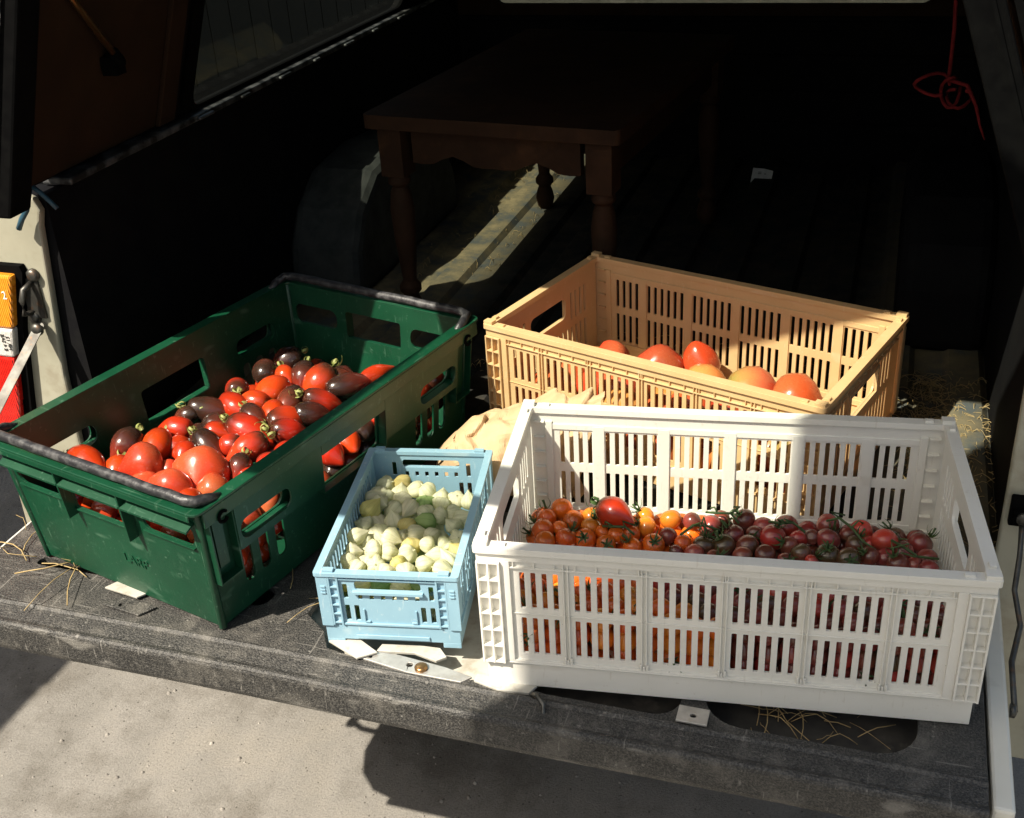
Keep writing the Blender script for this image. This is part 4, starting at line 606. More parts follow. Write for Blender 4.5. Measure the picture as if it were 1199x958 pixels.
TR = R(-7.4)
def tw(u, w, z=0):
    v = Matrix.Rotation(TR, 3, 'Z') @ Vector((u, w, z)); return v
truck = empty('pickup_truck', (0, 0, GZ), TR)
tag(truck, 'white pickup truck with a dark canopy over its bed and the tailgate lowered', 'pickup truck')
def tpart(mb, name, mat, parent=None, **k):
    o = mb.build(name, mat, parent or truck, **k)
    if not parent: o.location = (0, 0, -GZ)
    return o
UL, UR, WH = -1.01, .325, .158
# bed floor with ribs running forward
mb = MB(); poly = []
u = UL
while u < UR - .01:
    for du, z in ((0, -.012), (.034, -.012), (.044, 0), (.092, 0), (.102, -.012)):
        if u + du < UR: poly.append((u + du, z))
    u += .112
poly = poly + [(UR, -.012), (UR, -.03), (UL, -.03)]
mb.prism(poly, WH + .02, 1.88, lambda x, y, z: (y, x, z))
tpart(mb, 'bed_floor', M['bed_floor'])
for s, nm in ((-1, 'left'), (1, 'right')):
    ui = UL if s < 0 else UR
    mb = MB(); mb.box(*sorted((ui, ui + s * .012)), WH + .0145, 1.88, -.03, .425); mb.box(*sorted((ui + s * .0121, ui + s * .06)), WH + .0145, WH + .059, -.03, .425); tpart(mb, 'bed_liner', M['bed_wall'])
    mb = MB(); mb.box(*sorted((ui + s * .0125, ui + s * .17)), WH + .06, 1.95, -.30, .400); tpart(mb, 'bed_side', M['white_paint'], bevel=.02)
    mb = MB(); mb.box(*sorted((ui + s * .013, ui + s * .168)), WH + .062, 1.94, .4005, .412); tpart(mb, 'rail_cap', M['black_rubber'], bevel=.004)  # added black strip darkening the bed side top seen through the window
    mb = MB(); mb.prism([(.80, -.011), (.815, .10), (.86, .17), (.95, .225), (1.10, .24), (1.25, .225), (1.34, .17), (1.385, .10), (1.40, -.011)], *sorted((ui + s * .001, ui - s * .155)))
    o = tpart(mb, 'wheel_arch', M['arch_paint'] if s < 0 else M['bed_wall'], bevel=.025, seg=3)  # right arch gets a darker material: shade put into its colour
    mb = MB(); mb.box(*sorted((ui + s * .03, ui - s * .022)), WH + .05, 1.86, .4285, .440)
    for k in range(9): mb.box(*sorted((ui - s * .0222, ui - s * .030)), .55 + k * .145, .56 + k * .145 + rnd.uniform(.01, .05), .431, .437)
    tpart(mb, 'bed_rail', M['rail_metal'], bevel=.003)
    # end post facing the rear, with its lamp
    mb = MB()
    if s < 0: poly = [(-1.054, .02), (-1.048, .14), (-1.020, .38), (-1.012, .405), (-1.020, .424), (-1.04, .432), (-1.20, .432), (-1.22, -.30), (-1.05, -.30)]
    else: poly = [(.312, -.30), (.312, .10), (.310, .40), (.318, .424), (.34, .432), (.50, .432), (.52, -.30)]
    v, f = plate(poly, [], WH, WH + .014); mb.add(v, f, lambda x, y, t: (x, t, y))
    post = tpart(mb, 'end_post', M['post_paint'], bevel=.005, seg=3)
    if s < 0:
        mb = MB(); v, f = plate([(-1.063, .312), (-1.092, .215), (-1.128, .03), (-1.150, .03), (-1.150, .322), (-1.066, .322)], [], WH - .012, WH - .0005); mb.add(v, f, lambda x, y, t: (x, t, y))
        mb.build('lamp_gasket', M['black_rubber'], post)
        lamp = MB()
        lamp.box(-1.24, -1.13, WH - .014, WH - .002, .02, .318); lamp = lamp.build('tail_light', M['black_rubber'], truck); lamp.location = (0, 0, -GZ)
        def lens(z0, z1, d0, d1, mat, nm):
            mb = MB(); mb.add(*box_vf(0, 1, 0, 1, 0, 1), lambda x, z, t: ((-1.24 + x * ((d0 if z < .5 else d1) + 1.24)), WH - .024 + t * .016, z0 + z * (z1 - z0)))
            return mb.build(nm, mat, lamp, bevel=.004)
        lens(.222, .310, -1.100, -1.076, M['amber'], 'amber_lens'); lens(.172, .2215, -1.113, -1.1003, M['clear_lens'], 'clear_lens'); lens(.02, .1715, -1.145, -1.1133, M['red_lens'], 'red_lens')
        v, f = text('2', .018, .001); mb = MB(); mb.add(v, f, lambda x, y, z: (x * .9 - 1.096, WH - .0245 - z, y + .278)); mb.build('lens_mark', M['white_print'], lamp)
        v, f = text('HR 12\nE 4 SAE', .009, .001); mb = MB(); mb.add(v, f, lambda x, y, z: (y - 1.118, WH - .0245 - z, x + .198)); mb.build('lens_mark', M['steel'], lamp)
        # striker plate, bolts and strap
        mb = MB(); fn = lambda x, y, z: (x, WH - .0005 - y, z)
        mb.box(-1.078, -1.048, .0, .004, .236, .300, fn); mb.tube([(-1.070, .004, .244), (-1.072, .020, .248), (-1.068, .022, .27), (-1.062, .020, .288), (-1.058, .004, .294)], .0045, 8, fn)
        mb.lathe([(.010, 0), (.010, .006), (.006, .009)], 12, lambda x, y, z: (x - 1.052, WH - .001 - z, y + .306)); mb.lathe([(.010, 0), (.010, .006), (.006, .009)], 12, lambda x, y, z: (x - 1.070, WH - .001 - z, y + .236))
        mb.build('striker', M['steel'], post)
    else:
        mb = MB(); mb.box(.318, .345, WH - .012, WH - .0005, .085, .125); mb.box(.322, .340, WH - .024, WH - .0121, .095, .112)
        mb.build('striker', M['black_rubber'], post, .002)
# support straps
mb = MB(); v, f = plate(rr(-.009, .009, -.33, .012, .009), [rr(-.004, .004, -.004, .004, .004)], -.0025, 0)
mb.add(v, f, lambda x, y, t: (-1.060 + x + y * .12, WH - .014 + y * .78 + t - 0, .222 + y * .62))
mb.lathe([(.010, 0), (.010, .005), (.005, .008)], 12, lambda x, y, z: (x - 1.060, WH - .014 - z, y + .222)); tpart(mb, 'support_strap', M['steel'])
mb = MB(); pts = [(.332, WH - .016, .105), (.334, .12, .06), (.330, .085, .035), (.338, .05, .012), (.330, .01, -.012), (.331, -.06, -.022)]
for i in range(len(pts) - 1): pass
mb.tube(pts, .0036, 6); mb.lathe([(.008, 0), (.008, .005), (.004, .007)], 12, lambda x, y, z: (.326 + z, y - .06, x - .022)); mb.lathe([(.008, 0), (.008, .005), (.004, .007)], 12, lambda x, y, z: (x + .332, WH - .022 - z, y + .105))
tpart(mb, 'support_strap', M['steel'])
# tail panel, chassis and wheels below
mb = MB(); mb.box(UL - .04, UR + .04, WH + .03, WH + .05, -.32, -.035); tpart(mb, 'tail_panel', M['white_paint'])
mb = MB(); mb.box(-.95, .27, .30, 4.2, -.36, -.10); tpart(mb, 'chassis', M['black_rubber'])
for uu in (-1.10, .42):
    mb = MB(); mb.lathe([(.20, -.09), (.31, -.085), (.325, -.05), (.325, .05), (.31, .085), (.20, .09)], 28, lambda x, y, z: (uu + z, 1.10 + x, y - .374))
    wh = tpart(mb, 'wheel', M['tyre']); mb = MB(); mb.lathe([(.05, -.092), (.19, -.080), (.195, 0), (.19, .080), (.05, .092)], 20, lambda x, y, z: (uu + z, 1.10 + x, y - .374)); mb.build('wheel_rim', M['rim_paint'], wh)
# front wall of the bed, with the canopy window above it
mb = MB(); mb.box(UL - .02, UR + .02, 1.881, 1.90, -.03, .355)
for z in (.07, .15, .24, .32): mb.box(UL + .02, UR - .02, 1.872, 1.8805, z, z + .025)
tpart(mb, 'bed_front', M['bed_wall'], bevel=.004)
# canopy
tilt = .36
cu = lambda s, z: (UL if s < 0 else UR) - s * tilt * (z - .43) + s * .01
CZ = .955
for s in (-1, 1):
    mb = MB(); holes = [rr(.56, 1.50, .446, .655, .03)] if s < 0 else []
    v, f = plate(rr(.10, 1.8815, .441, CZ), holes, 0, .014); mb.add(v, f, lambda x, y, t: (cu(s, y) + s * t, x, y))
    cs = tpart(mb, 'canopy_side', M['bed_wall'])
    if s < 0:
        mb = MB(); v, f = plate(rr(.559, 1.501, .4455, .656, .03), [], .004, .007); mb.add(v, f, lambda x, y, t: (cu(s, y) + s * t, x, y)); mb.build('side_window', M['window_glass'], cs)
        mb = MB(); v, f = plate(rr(.535, 1.525, .4425, .68, .03), [rr(.565, 1.495, .449, .650, .025)], -.010, -.0005); mb.add(v, f, lambda x, y, t: (cu(s, y) + s * t, x, y)); mb.build('window_frame', M['black_rubber'], cs, .002)
    mb = MB(); v, f = plate(rr(.13, .515, .446, CZ - .02), [], -.008, -.0005); mb.add(v, f, lambda x, y, t: (cu(s, y) + s * t, x, y))
    v, f = plate(rr(.455, .50, .446, CZ - .02), [], -.018, -.0085); mb.add(v, f, lambda x, y, t: (cu(s, y) + s * t, x, y)); mb.build('side_trim', M['trim_brown'], cs, .002)
    mb = MB(); v, f = plate(rr(.055, .099, .432, CZ), [], -.048, -.010); mb.add(v, f, lambda x, y, t: (cu(s, y) + s * t, x, y))
    fr = tpart(mb, 'canopy_frame', M['black_rubber'], bevel=.004)
    mb = MB(); v, f = plate(rr(.0505, .0545, .45, CZ), [], -.0235, -.0195); mb.add(v, f, lambda x, y, t: (cu(s, y) + s * t, x, y)); mb.build('frame_edge', M['chipped_edge'] if s < 0 else M['black_rubber'], fr)
    mb = MB(); v, f = plate(rr(.075, .099, .56, CZ), [], -.0035, .030); mb.add(v, f, lambda x, y, t: (cu(s, y) + s * t, x, y)); mb.build('frame_seal', M['red_trim'] if s < 0 else M['black_rubber'], fr)
mb = MB(); v, f = plate(rr(cu(-1, CZ) - .014, cu(1, CZ) + .014, .055, 1.92), [], CZ + .001, CZ + .025); mb.add(v, f); tpart(mb, 'canopy_roof', M['bed_wall'], bevel=.006)
mb = MB(); v, f = plate([(UL - .04, .356), (UR + .04, .356), (cu(1, CZ) + .04, CZ), (cu(-1, CZ) - .04, CZ)], [rr(-.90, .19, .384, .50, .02)], 1.882, 1.899); mb.add(v, f, lambda x, y, t: (x, t, y))
cf = tpart(mb, 'canopy_front', M['trim_brown'])
mb = MB(); v, f = plate(rr(-.905, .195, .38, .505, .02), [], 1.889, 1.892); mb.add(v, f, lambda x, y, t: (x, t, y)); mb.build('front_window', M['front_glass'], cf)
# raised rear hatch: wide glass in a frame
def hp(x, y, t):   # x across (-1..1), y along the hatch 0..1
    w = .045 - y * .700; z = CZ + .012 + y * .075
    ua, ub = cu(-1, CZ) - y * .17, cu(1, CZ) + y * .17
    return ((ua + ub) / 2 + x * (ub - ua) / 2, w, z + t)
mb = MB(); v, f = plate(rr(-1, 1, 0, 1), [rr(-.92, .92, .07, .885)], 0, .022); mb.add(v, f, hp); hatch = tpart(mb, 'rear_hatch', M['black_rubber'], bevel=.004)
mb = MB(); v, f = plate(rr(-.925, .925, .065, .89), [], .008, .012); mb.add(v, f, hp); mb.build('hatch_window', M['hatch_glass'], hatch)
for s in (-1, 1):
    a = Vector((cu(s, .59) - s * .030, .255 if s > 0 else .30, .59)); e = Vector(hp(s * .93, .20 if s < 0 else .30, -.006))
    mb = MB(); mb.tube([a.lerp(e, .02), a.lerp(e, .5)], .0048, 8); mb.tube([a.lerp(e, .5), a.lerp(e, .98)], .0095, 10)
    g = mb.build('gas_strut', M['brass'], hatch)
    mb = MB(); mb.tube([a + (e - a) * -.02, a.lerp(e, .03)], .009, 8); mb.tube([a + Vector((s * .028, 0, 0)), a], .007, 8); mb.box(a.x + s * .010 - .012, a.x + s * .010 + .012, a.y - .012, a.y + .012, a.z - .022, a.z + .004)
    mb.build('strut_mount', M['black_rubber'], g)
# tailgate
GL, GR = -1.0, .296
mb = MB(); v, f = plate([(GL + .09, -.214), (GL + .05, -.204), (GL + .015, -.17), (GL - .004, -.12), (GL - .004, WH - .006), (GR + .026, WH - .006), (GR + .026, -.214)], [], -.062, -.046); mb.add(v, f); mb.box(GR + .004, GR + .026, -.224, WH - .006, -.0455, -.006); mb.box(GL - .012, GL - .0045, -.11, WH - .006, -.0455, -.006)
gate = tpart(mb, 'tailgate', M['white_paint'], bevel=.004)
mb = MB(); mb.box(-.545, -.235, -.205, .148, -.0455, -.028); mb.build('inner_panel', M['pale_metal'], gate)
mb = MB(); mb.box(GL + .08, -.5455, -.205, -.1101, -.0455, -.034); mb.box(GL, -.5455, -.11, .148, -.0455, -.034); mb.box(-.2345, GR, -.205, .148, -.0455, -.034); mb.build('inner_pan', M['pan'], gate)
out = [(GL + .09, -.195), (GL + .05, -.187), (GL + .015, -.160), (GL, -.115), (GL, .150), (GR, .150), (GR, -.195)]
holes = [rr(.002, .228, -.184, .02, .045, 6), rr(-.205, -.022, -.187, .03, .03, 5),
         [(-.505, -.125), (-.470, -.150), (-.452, -.178), (-.40, -.187), (-.265, -.188), (-.238, -.175), (-.238, .02), (-.505, .02)],
         rr(-.925, -.735, -.121, -.104, .006, 3), rr(-.70, -.565, -.128, -.085, .02, 4), rr(-.93, -.60, -.06, .08, .03, 4)]
v, f = plate(out, holes, -.010, 0); mb = MB(); mb.add(v, f); mb.build('liner', M['liner'], gate, .003, 2)
mb = MB(); rngs = [GL + .08 + i * (GR - GL - .08) / 60 for i in range(61)]
prof = [(-.1955, -.009), (-.1955, -.0004), (-.1975, .0026), (-.2000, .0030), (-.2020, .0018), (-.2040, .0002), (-.2270, -.0018), (-.2300, -.0010), (-.2330, .0004), (-.2362, .0002), (-.2385, -.0020), (-.2400, -.0060), (-.2415, -.036), (-.2390, -.0435), (-.226, -.0445), (-.226, -.012)]
vs = []; n = len(prof)
for i, u in enumerate(rngs):
    for (w, z) in prof: vs.append((u, w + .0012 * math.sin(u * 9) + rnd.uniform(-.0002, .0002), z + .0006 * math.sin(u * 7 + 1) + rnd.uniform(-.0002, .0002)))
fs = [(i * n + k, i * n + (k + 1) % n, (i + 1) * n + (k + 1) % n, (i + 1) * n + k) for i in range(60) for k in range(n)] + [tuple(range(n)), tuple(range(60 * n, 61 * n))]
mb.add(vs, fs); mb.build('liner_lip', M['liner'], gate)
# latch gear left bare in the middle, small clips along the edge
def clip(poly, z, th, mat='bare_metal', holes=(), tiltf=0, nm='clip'):
    mb = MB(); v, f = plate(poly, list(holes), 0, th); x0 = sum(p[0] for p in poly) / len(poly); mb.add(v, f, lambda x, y, t: (x, y, z + t + (x - x0) * tiltf)); return mb.build(nm, M[mat], gate, .0008)
clip([(-.452, -.172), (-.405, -.192), (-.385, -.176), (-.43, -.152)], .003, .003, 'pale_metal')
clip([(-.392, -.166), (-.345, -.158), (-.315, -.165), (-.305, -.155), (-.318, -.142), (-.35, -.144), (-.39, -.152)], -.006, .004, 'pale_metal', nm='latch_lever')
clip([(-.405, -.186), (-.34, -.196), (-.272, -.196), (-.262, -.184), (-.30, -.176), (-.36, -.170), (-.40, -.172)], -.001, .003, 'bare_metal', [rr(-.345, -.337, -.187, -.179, .004, 3), rr(-.395, -.390, -.184, -.179, .002, 2)], nm='latch_plate')
clip([(-.258, -.190), (-.225, -.198), (-.190, -.194), (-.184, -.180), (-.20, -.174), (-.258, -.178)], -.0005, .0035, 'pale_metal', nm='latch_plate')
mb = MB(); mb.lathe([(.008, .002), (.008, .005), (.005, .0065)], 12, lambda x, y, z: (x - .325, y - .186, z)); mb.build('bolt', M['brass'], gate)
mb = MB(); mb.tube([(-1.012, -.100, -.012), (-1.060, -.104, -.002), (-1.099, -.106, .022)], .006, 8); mb.lathe([(.010, 0), (.010, .006), (.006, .009)], 12, lambda x, y, z: (x - 1.097, -.112 - z, y + .024)); mb.build('strap_pin', M['steel'], gate)
mb = MB(); mb.tube([(-.185, -.195, .003), (-.176, -.205, .012), (-.168, -.212, .008), (-.166, -.216, -.004), (-.170, -.222, -.008)], .0032, 6); mb.build('hook', M['steel'], gate)
clip([(-.790, -.150), (-.735, -.158), (-.722, -.140), (-.778, -.130)], .004, .003, 'pale_metal')
clip([(-.775, -.178), (-.715, -.186), (-.70, -.165), (-.76, -.157)], .001, .003, 'liner', [rr(-.752, -.748, -.176, -.170, .001, 2)])
clip([(.000 - .022, -.196), (.012, -.196), (.012, -.172), (-.022, -.172)], .003, .003, 'bare_metal', [rr(-.008, -.001, -.188, -.182, .003, 3)])
clip([(-.972, -.02), (-.945, -.02), (-.945, .028), (-.960, .034), (-.972, .02)], .0015, .003, 'pale_metal', [rr(-.962, -.955, -.010, -.003, .003, 3)])
# ------------------------------------------------------------------ added to cast shade: board fence to the left, shade cloth behind the camera
fence = empty('timber_fence', tuple(tw(-2.32, 1.0, GZ)), TR); tag(fence, 'dark timber board fence beyond the left side window of the truck', 'fence')
mb = MB()
for k in range(60): mb.box(-.012, .012, -4 + k * .15, -4 + k * .15 + .143, .05, 1.86 + rnd.uniform(-.01, .01))
mb.build('board_panel', M['fence_wood'], fence)
for k in range(5):
    mb = MB(); mb.box(-.11, -.013, -3.95 + k * 2.2, -3.85 + k * 2.2, 0, 1.8); mb.build('post', M['fence_wood'], fence)
PZ = 1.75
pc = Vector((.42 - .55 * PZ, -.42 - .55 * PZ))
par = empty('parasol', (pc.x - .75, pc.y - 1.0, GZ), 0); tag(par, 'pale square market parasol standing behind the tailgate and shading its right end', 'parasol')
mb = MB(); cx, cy = .75, 1.0; hh = .62; top = PZ - GZ
cr = [(cx + hh * math.cos(R(45)) * a - hh * math.sin(R(45)) * c, cy + hh * math.sin(R(45)) * a + hh * math.cos(R(45)) * c) for a, c in ((-1, -1), (1, -1), (1, 1), (-1, 1))]
vs = [(x, y, top) for x, y in cr] + [(cx, cy, top + .22)] + [(x, y, top - .07) for x, y in cr]
mb.add(vs, [(0, 1, 4), (1, 2, 4), (2, 3, 4), (3, 0, 4)] + [(i, (i + 1) % 4, 5 + (i + 1) % 4, 5 + i) for i in range(4)]); mb.build('canopy', M['fabric'], par)
mb = MB(); mb.tube([(0, 0, 0), (0, 0, top + .35)], .025, 10); mb.tube([(0, 0, top + .30), (cx, cy, top + .26)], .02, 8); mb.build('pole', M['steel'], par)
mb = MB(); mb.box(-.3, .3, -.3, .3, 0, .08); mb.build('base', M['steel'], par, .01)
# ------------------------------------------------------------------ crates
white = crate_large('slotted_crate', M['white_plastic'], (0, 0, .001), 0, 'white slotted plastic crate full of cherry tomatoes at the right end of the tailgate', Lx=.5301, Wy=.316, H=.1966)
tan_ = crate_large('slotted_crate', M['tan_plastic'], (-.061, .4312, .001), -.4282, 'tan orange slotted plastic crate holding big oxheart tomatoes behind the white crate', Lx=.5301, Wy=.316, H=.1966)
blue = crate_small('folding_crate', M['blue_plastic'], (-.3963, .0310, .001), .0549, 'small pale blue plastic crate full of papery husked berries')
green = crate_bale('bale_arm_crate', M['green_plastic'], (-.6701, .2098, .001), 1.2038, 'dark green supermarket crate with black bale arms, full of plum tomatoes', Lx=.601, Wy=.3925, H=.1963)
# ------------------------------------------------------------------ table in the bed
tb = empty('wooden_table', (-.339, 1.10, .0005), R(-13.4)); tag(tb, 'old dark brown wooden table with turned legs standing in the truck bed', 'table')
mb = MB(); v, f = plate(rr(-.239, .239, -.375, .375, .012), [], .383, .408); mb.add(v, f); mb.build('tabletop', M['wood'], tb, .006, 3)
for s in (-1, 1):
    mb = MB(); pl = []
    hs = .160
    for i in range(17):
        a = -hs + 2 * hs * i / 16; pl.append((a, .322 - .008 * math.cos(a / hs * math.pi * 2) + .004 * math.cos(a / hs * math.pi * 4)))
    poly = [(-hs, .382)] + pl + [(hs, .382)]
    v, f = plate(poly, [], -.009, .009); mb.add(v, f, lambda x, y, t: (x, s * .335 + t, y)); mb.build('apron', M['wood'], tb, .002)
    mb = MB(); mb.box(s * .197 - .009, s * .197 + .009, -.312, .312, .312, .382); mb.build('apron', M['wood'], tb, .002)
    for s2 in (-1, 1):
        mb = MB(); x, y = s * .197, s2 * .335
        mb.box(x - .023, x + .023, y - .023, y + .023, .292, .3828)
        mb.lathe([(.017, .292), (.021, .284), (.021, .276), (.014, .270), (.019, .258), (.023, .225), (.021, .180), (.016, .120), (.013, .085), (.021, .074), (.021, .064), (.014, .056), (.019, .042), (.022, .026), (.018, .008), (.012, 0)], 18, None, (x, y))
        mb.build('leg', M['wood'], tb, .001)
# ------------------------------------------------------------------ small things
mb = MB(); v, f = plate([(-.026, -.017), (.024, -.019), (.027, .012), (.006, .017), (-.023, .019)], [], 0, .0006)
mb.add(v, f, lambda x, y, t: (x, y * .45 + t, y * .9 + .016 + .02 * x)); o = mb.build('paper_scrap', M['card']); o.location = tuple(tw(-.165, 1.70, -.010)); o.rotation_euler = (0, 0, TR)
mp_ = MB(); v, f = text('= -', .018, .0004); mp_.add(v, f, lambda x, y, t: (x, (y + .006) * .45 - .0006, (y + .006) * .9 + .016 + .02 * x)); mp_.build('print', M['black_rubber'], o)
tag(o, 'crumpled white paper scrap lying in the dark at the far end of the truck bed', 'paper scrap')
# kraft paper bag squeezed between the crates
def bag():
    NU, NV = 70, 54; rows = []
    r_ = random.Random(11); fold = [(r_.uniform(0, 1), r_.uniform(0, 1), r_.uniform(0, 6.28), r_.uniform(-.008, .007)) for _ in range(60)]
    vs = []
    # spine from the lower left of the bag to its open mouth; height over the bed
    sp = [(-.405, .240, .078, .026), (-.370, .250, .108, .042), (-.315, .254, .132, .050), (-.26, .248, .152, .050), (-.22, .236, .168, .040), (-.188, .224, .184, .026)]
    for i in range(NU):
        q = i / (NU - 1) * (len(sp) - 1); k = min(int(q), len(sp) - 2); t = q - k
        c = [sp[k][j] * (1 - t) + sp[k + 1][j] * t for j in range(4)]
        for j in range(NV):
            s = j / NV; a = 2 * math.pi * s
            ca, sa = math.cos(a), math.sin(a)
            ca = math.copysign(abs(ca) ** .75, ca); sa = math.copysign(abs(sa) ** .75, sa)
            d = 0
            for fx, fy, fa, fd in fold:
                l = (i / NU - fx) * math.cos(fa) * 1.5 + (((s - fy + .5) % 1) - .5) * math.sin(fa); d += fd * max(0, 1 - abs(l) / .07)
            y = c[1] + ca * (c[3] + d) ; z = max(.004 + abs(d) * .3, c[2] * .52 + sa * (c[2] * .48 + d))
            vs.append((c[0] + d * .8 + (.022 * sa * (i / NU) ** 2), y, z))
    fs = [(i * NV + j, i * NV + (j + 1) % NV, (i + 1) * NV + (j + 1) % NV, (i + 1) * NV + j) for i in range(NU - 1) for j in range(NV)] + [tuple(range(NV))]
    mb = MB(); mb.add(vs, fs); return mb
bg = bag(); o = bg.build('paper_bag', M['kraft'], recalc=True); m = o.modifiers.new('thick', 'SOLIDIFY'); m.thickness = .0008
tag(o, 'crumpled brown kraft paper bag squeezed between the blue, white and tan crates', 'paper bag')
# red cord with its loose bow
P0 = tw(.186, .50, .66); 
pts = [tw(.205, .50, .951), tw(.194, .50, .80), tw(.192, .50, .68), tw(.198, .50, .60), tw(.199, .50, .54)]
cd = MB(); cd.tube(pts, .0026, 7)
for a0, rx, rz_, dx in ((0, .022, .014, -.020), (1, .012, .020, .004), (2, .016, .012, .016)):
    cd.tube([tw(.199 + dx + rx * math.cos(t), .50 + .012 * math.sin(t * 2 + a0), .528 - .008 * a0 + rz_ * math.sin(t)) for t in [k * .45 + a0 for k in range(13)]], .0024, 6)
cd.tube([tw(.200, .495, .535), tw(.222, .49, .530), tw(.236, .485, .505), tw(.244, .48, .48), tw(.252, .48, .462)], [.0026, .003, .0024, .0018, .001], 6)
o = cd.build('cord', M['cord']); tag(o, 'frayed red cord hanging from the canopy roof with a loose bow at its end', 'cord')
hk = MB(); hk.tube([tw(-1.012, .152, .447), tw(-1.016, .146, .428), tw(-1.022, .144, .412), tw(-1.034, .143, .398), tw(-1.043, .142, .383)], .0042, 7); hk.tube([tw(-1.012, .152, .447), tw(-1.000, .154, .436), tw(-.988, .156, .422), tw(-.980, .157, .412)], .0036, 7)
o = hk.build('bungee_hook', M['hook']); tag(o, 'dark blue bungee hook caught over the top of the left end post', 'hook')
# straw
def straw(name, spots, label, seed):
    r_ = random.Random(seed); mb = MB()
    for (u0, u1, w0, w1, z, n, lm) in spots:
        for i in range(n):
            p = tw(r_.uniform(u0, u1), r_.uniform(w0, w1), 0); a = r_.uniform(0, 6.28); l = r_.uniform(.3, 1) * lm; c = r_.uniform(-1.2, 1.2); pts = []
            dz = r_.uniform(0, .012) ; x, y = p.x, p.y
            for k in range(5):
                pts.append((x, y, z + dz * math.sin(k / 4 * math.pi) + r_.uniform(0, .004))); x += math.cos(a) * l / 4; y += math.sin(a) * l / 4; a += c / 4
            mb.tube(pts, r_.uniform(.0003, .0007) * (1.5 if lm > .08 else 1), 4)
    o = mb.build(name, M['straw'], recalc=False); tag(o, label, 'straw', kind='stuff'); return o
straw('straw', [(.20, .315, .18, .70, -.008, 900, .04), (.03, .2, .45, .75, .002, 120, .05), (-.85, -.62, .92, 1.80, -.011, 160, .018), (-.55, -.1, .55, .75, -.004, 90, .04)], 'dry straw and chaff scattered over the floor of the truck bed', 3)
straw('straw', [(.05, .17, -.172, -.08, -.028, 40, .06)], 'dry straw caught in the pocket under the white crate', 4)
straw('straw', [(-.99, -.86, -.14, -.02, .002, 12, .09), (-.92, -.74, -.125, -.105, .003, 4, .12), (-.55, -.42, -.12, -.06, .002, 8, .07)], 'dry straw stalks on the tailgate beside the green crate', 5)
# ------------------------------------------------------------------ fruit in the crates
ra = .1853
def world_axis(deg, up=.12):
    """stem direction in the ground plane for a tip that points deg clockwise from the camera's right"""
    a = -R(deg) + ra
    return (-math.cos(a), -math.sin(a), up)
def rank(items, key):
    return sorted(range(len(items)), key=key)
PLN = {'plum_tomato': 'plum tomato', 'oxheart_tomato': 'oxheart tomato', 'cherry_tomato': 'cherry tomato'}
def label_rows(objs, words_, rows, names, where, frame):
    """rows by depth, then counted from the left, so each label holds for one thing"""
    Mi = Matrix.Rotation(-frame.rotation_euler.z, 4, 'Z') @ Matrix.Translation(-frame.location)
    cam_r = Vector((math.cos(ra), math.sin(ra), 0)); cam_f = Vector((-math.sin(ra), math.cos(ra), 0))
    d = [(o.location.dot(cam_f), o.location.dot(cam_r)) for o in objs]
    order = sorted(range(len(objs)), key=lambda i: d[i][0]); n = len(objs)
    row = {i: min(rows - 1, k * rows // n) for k, i in enumerate(order)}
    for r in range(rows):
        ks = {}
        for i in sorted([i for i in range(n) if row[i] == r], key=lambda i: d[i][1]):
            ks.setdefault(words_[i], []).append(i)
        for wd, li in ks.items():
            for k, i in enumerate(li):
                objs[i]['label'] = f"{wd}, {ORD[k + 1]} such from left in {names[r]} row of {where}" if len(li) > 1 else f"{wd}, only such in {names[r]} row of {where}"
GK = {'r': 'red plum tomato', 'm': 'brown shouldered red plum tomato', 'd': 'dark brown plum tomato', 'x': 'large red oxheart tomato'}
gl = []; gw = []
for x, y, z, r, c, el, tip, cal in GREEN:
    z += .009
    kind = 'oxheart_tomato' if c == 'x' else 'plum_tomato'
    o = add_tomato(kind, CLS[c][0], green, (x, y, z), r, el * (.9 if c == 'x' else 1.12), CLS[c][1], world_axis(tip, rnd.uniform(.3, .7) if cal else rnd.uniform(-.05, .25)), 'plum' if cal or rnd.random() < .4 else None, 'calyx_pale', rnd.randrange(2))
    tag(o, cat='tomato', group='tomatoes in the green crate'); gl.append(o); gw.append(GK[c])
label_rows(gl, gw, 4, ['front', 'second', 'third', 'back'], 'the green crate', green)
wl = []; ww = []
WK = {'o': 'orange cherry tomato', 'y': 'yellow orange cherry tomato', 'p': 'dusky purple cherry tomato', 'q': 'ruby red cherry tomato', 'd': 'dark olive cherry tomato'}
for x, y, z, r, c in WHITE:
    mt = 'olive_dark' if c == 'd' else CLS[c][0]
    o = add_tomato('cherry_tomato', mt, white, (x, y, z), r, rnd.choice([.9, 1.0]), .1, (rnd.gauss(0, .7), rnd.gauss(-.1, .7), rnd.choice([1, .6, -.8])), 'cherry' if rnd.random() < .8 else None, 'leaf_green', rnd.randrange(2))
    tag(o, cat='tomato', group='cherry tomatoes in the white crate'); wl.append(o); ww.append(WK[c])
label_rows(wl, ww, 5, ['front', 'second', 'middle', 'fourth', 'back'], 'the white crate', white)
for x, y, z, r, c, el, tip, cal in WPLUM:
    o = add_tomato('plum_tomato', 'mixed', white, (x, y, z + .002), r * .92, 1.3, .8, world_axis(tip, .2), 'plum', 'leaf_green')
    tag(o, 'single big red brown plum tomato lying on the orange cherry tomatoes in the white crate', 'tomato')
TL = ['dark red oxheart tomato, leftmost one in the tan crate', 'bright red round oxheart tomato, second from the left in the tan crate', 'pink pear shaped tomato with its tip up against the back wall of the tan crate',
      'long orange oxheart tomato in front of the pear shaped one in the tan crate', 'red and green oxheart tomato, second from the right in the tan crate', 'large pinkish red oxheart tomato, rightmost one in the tan crate']
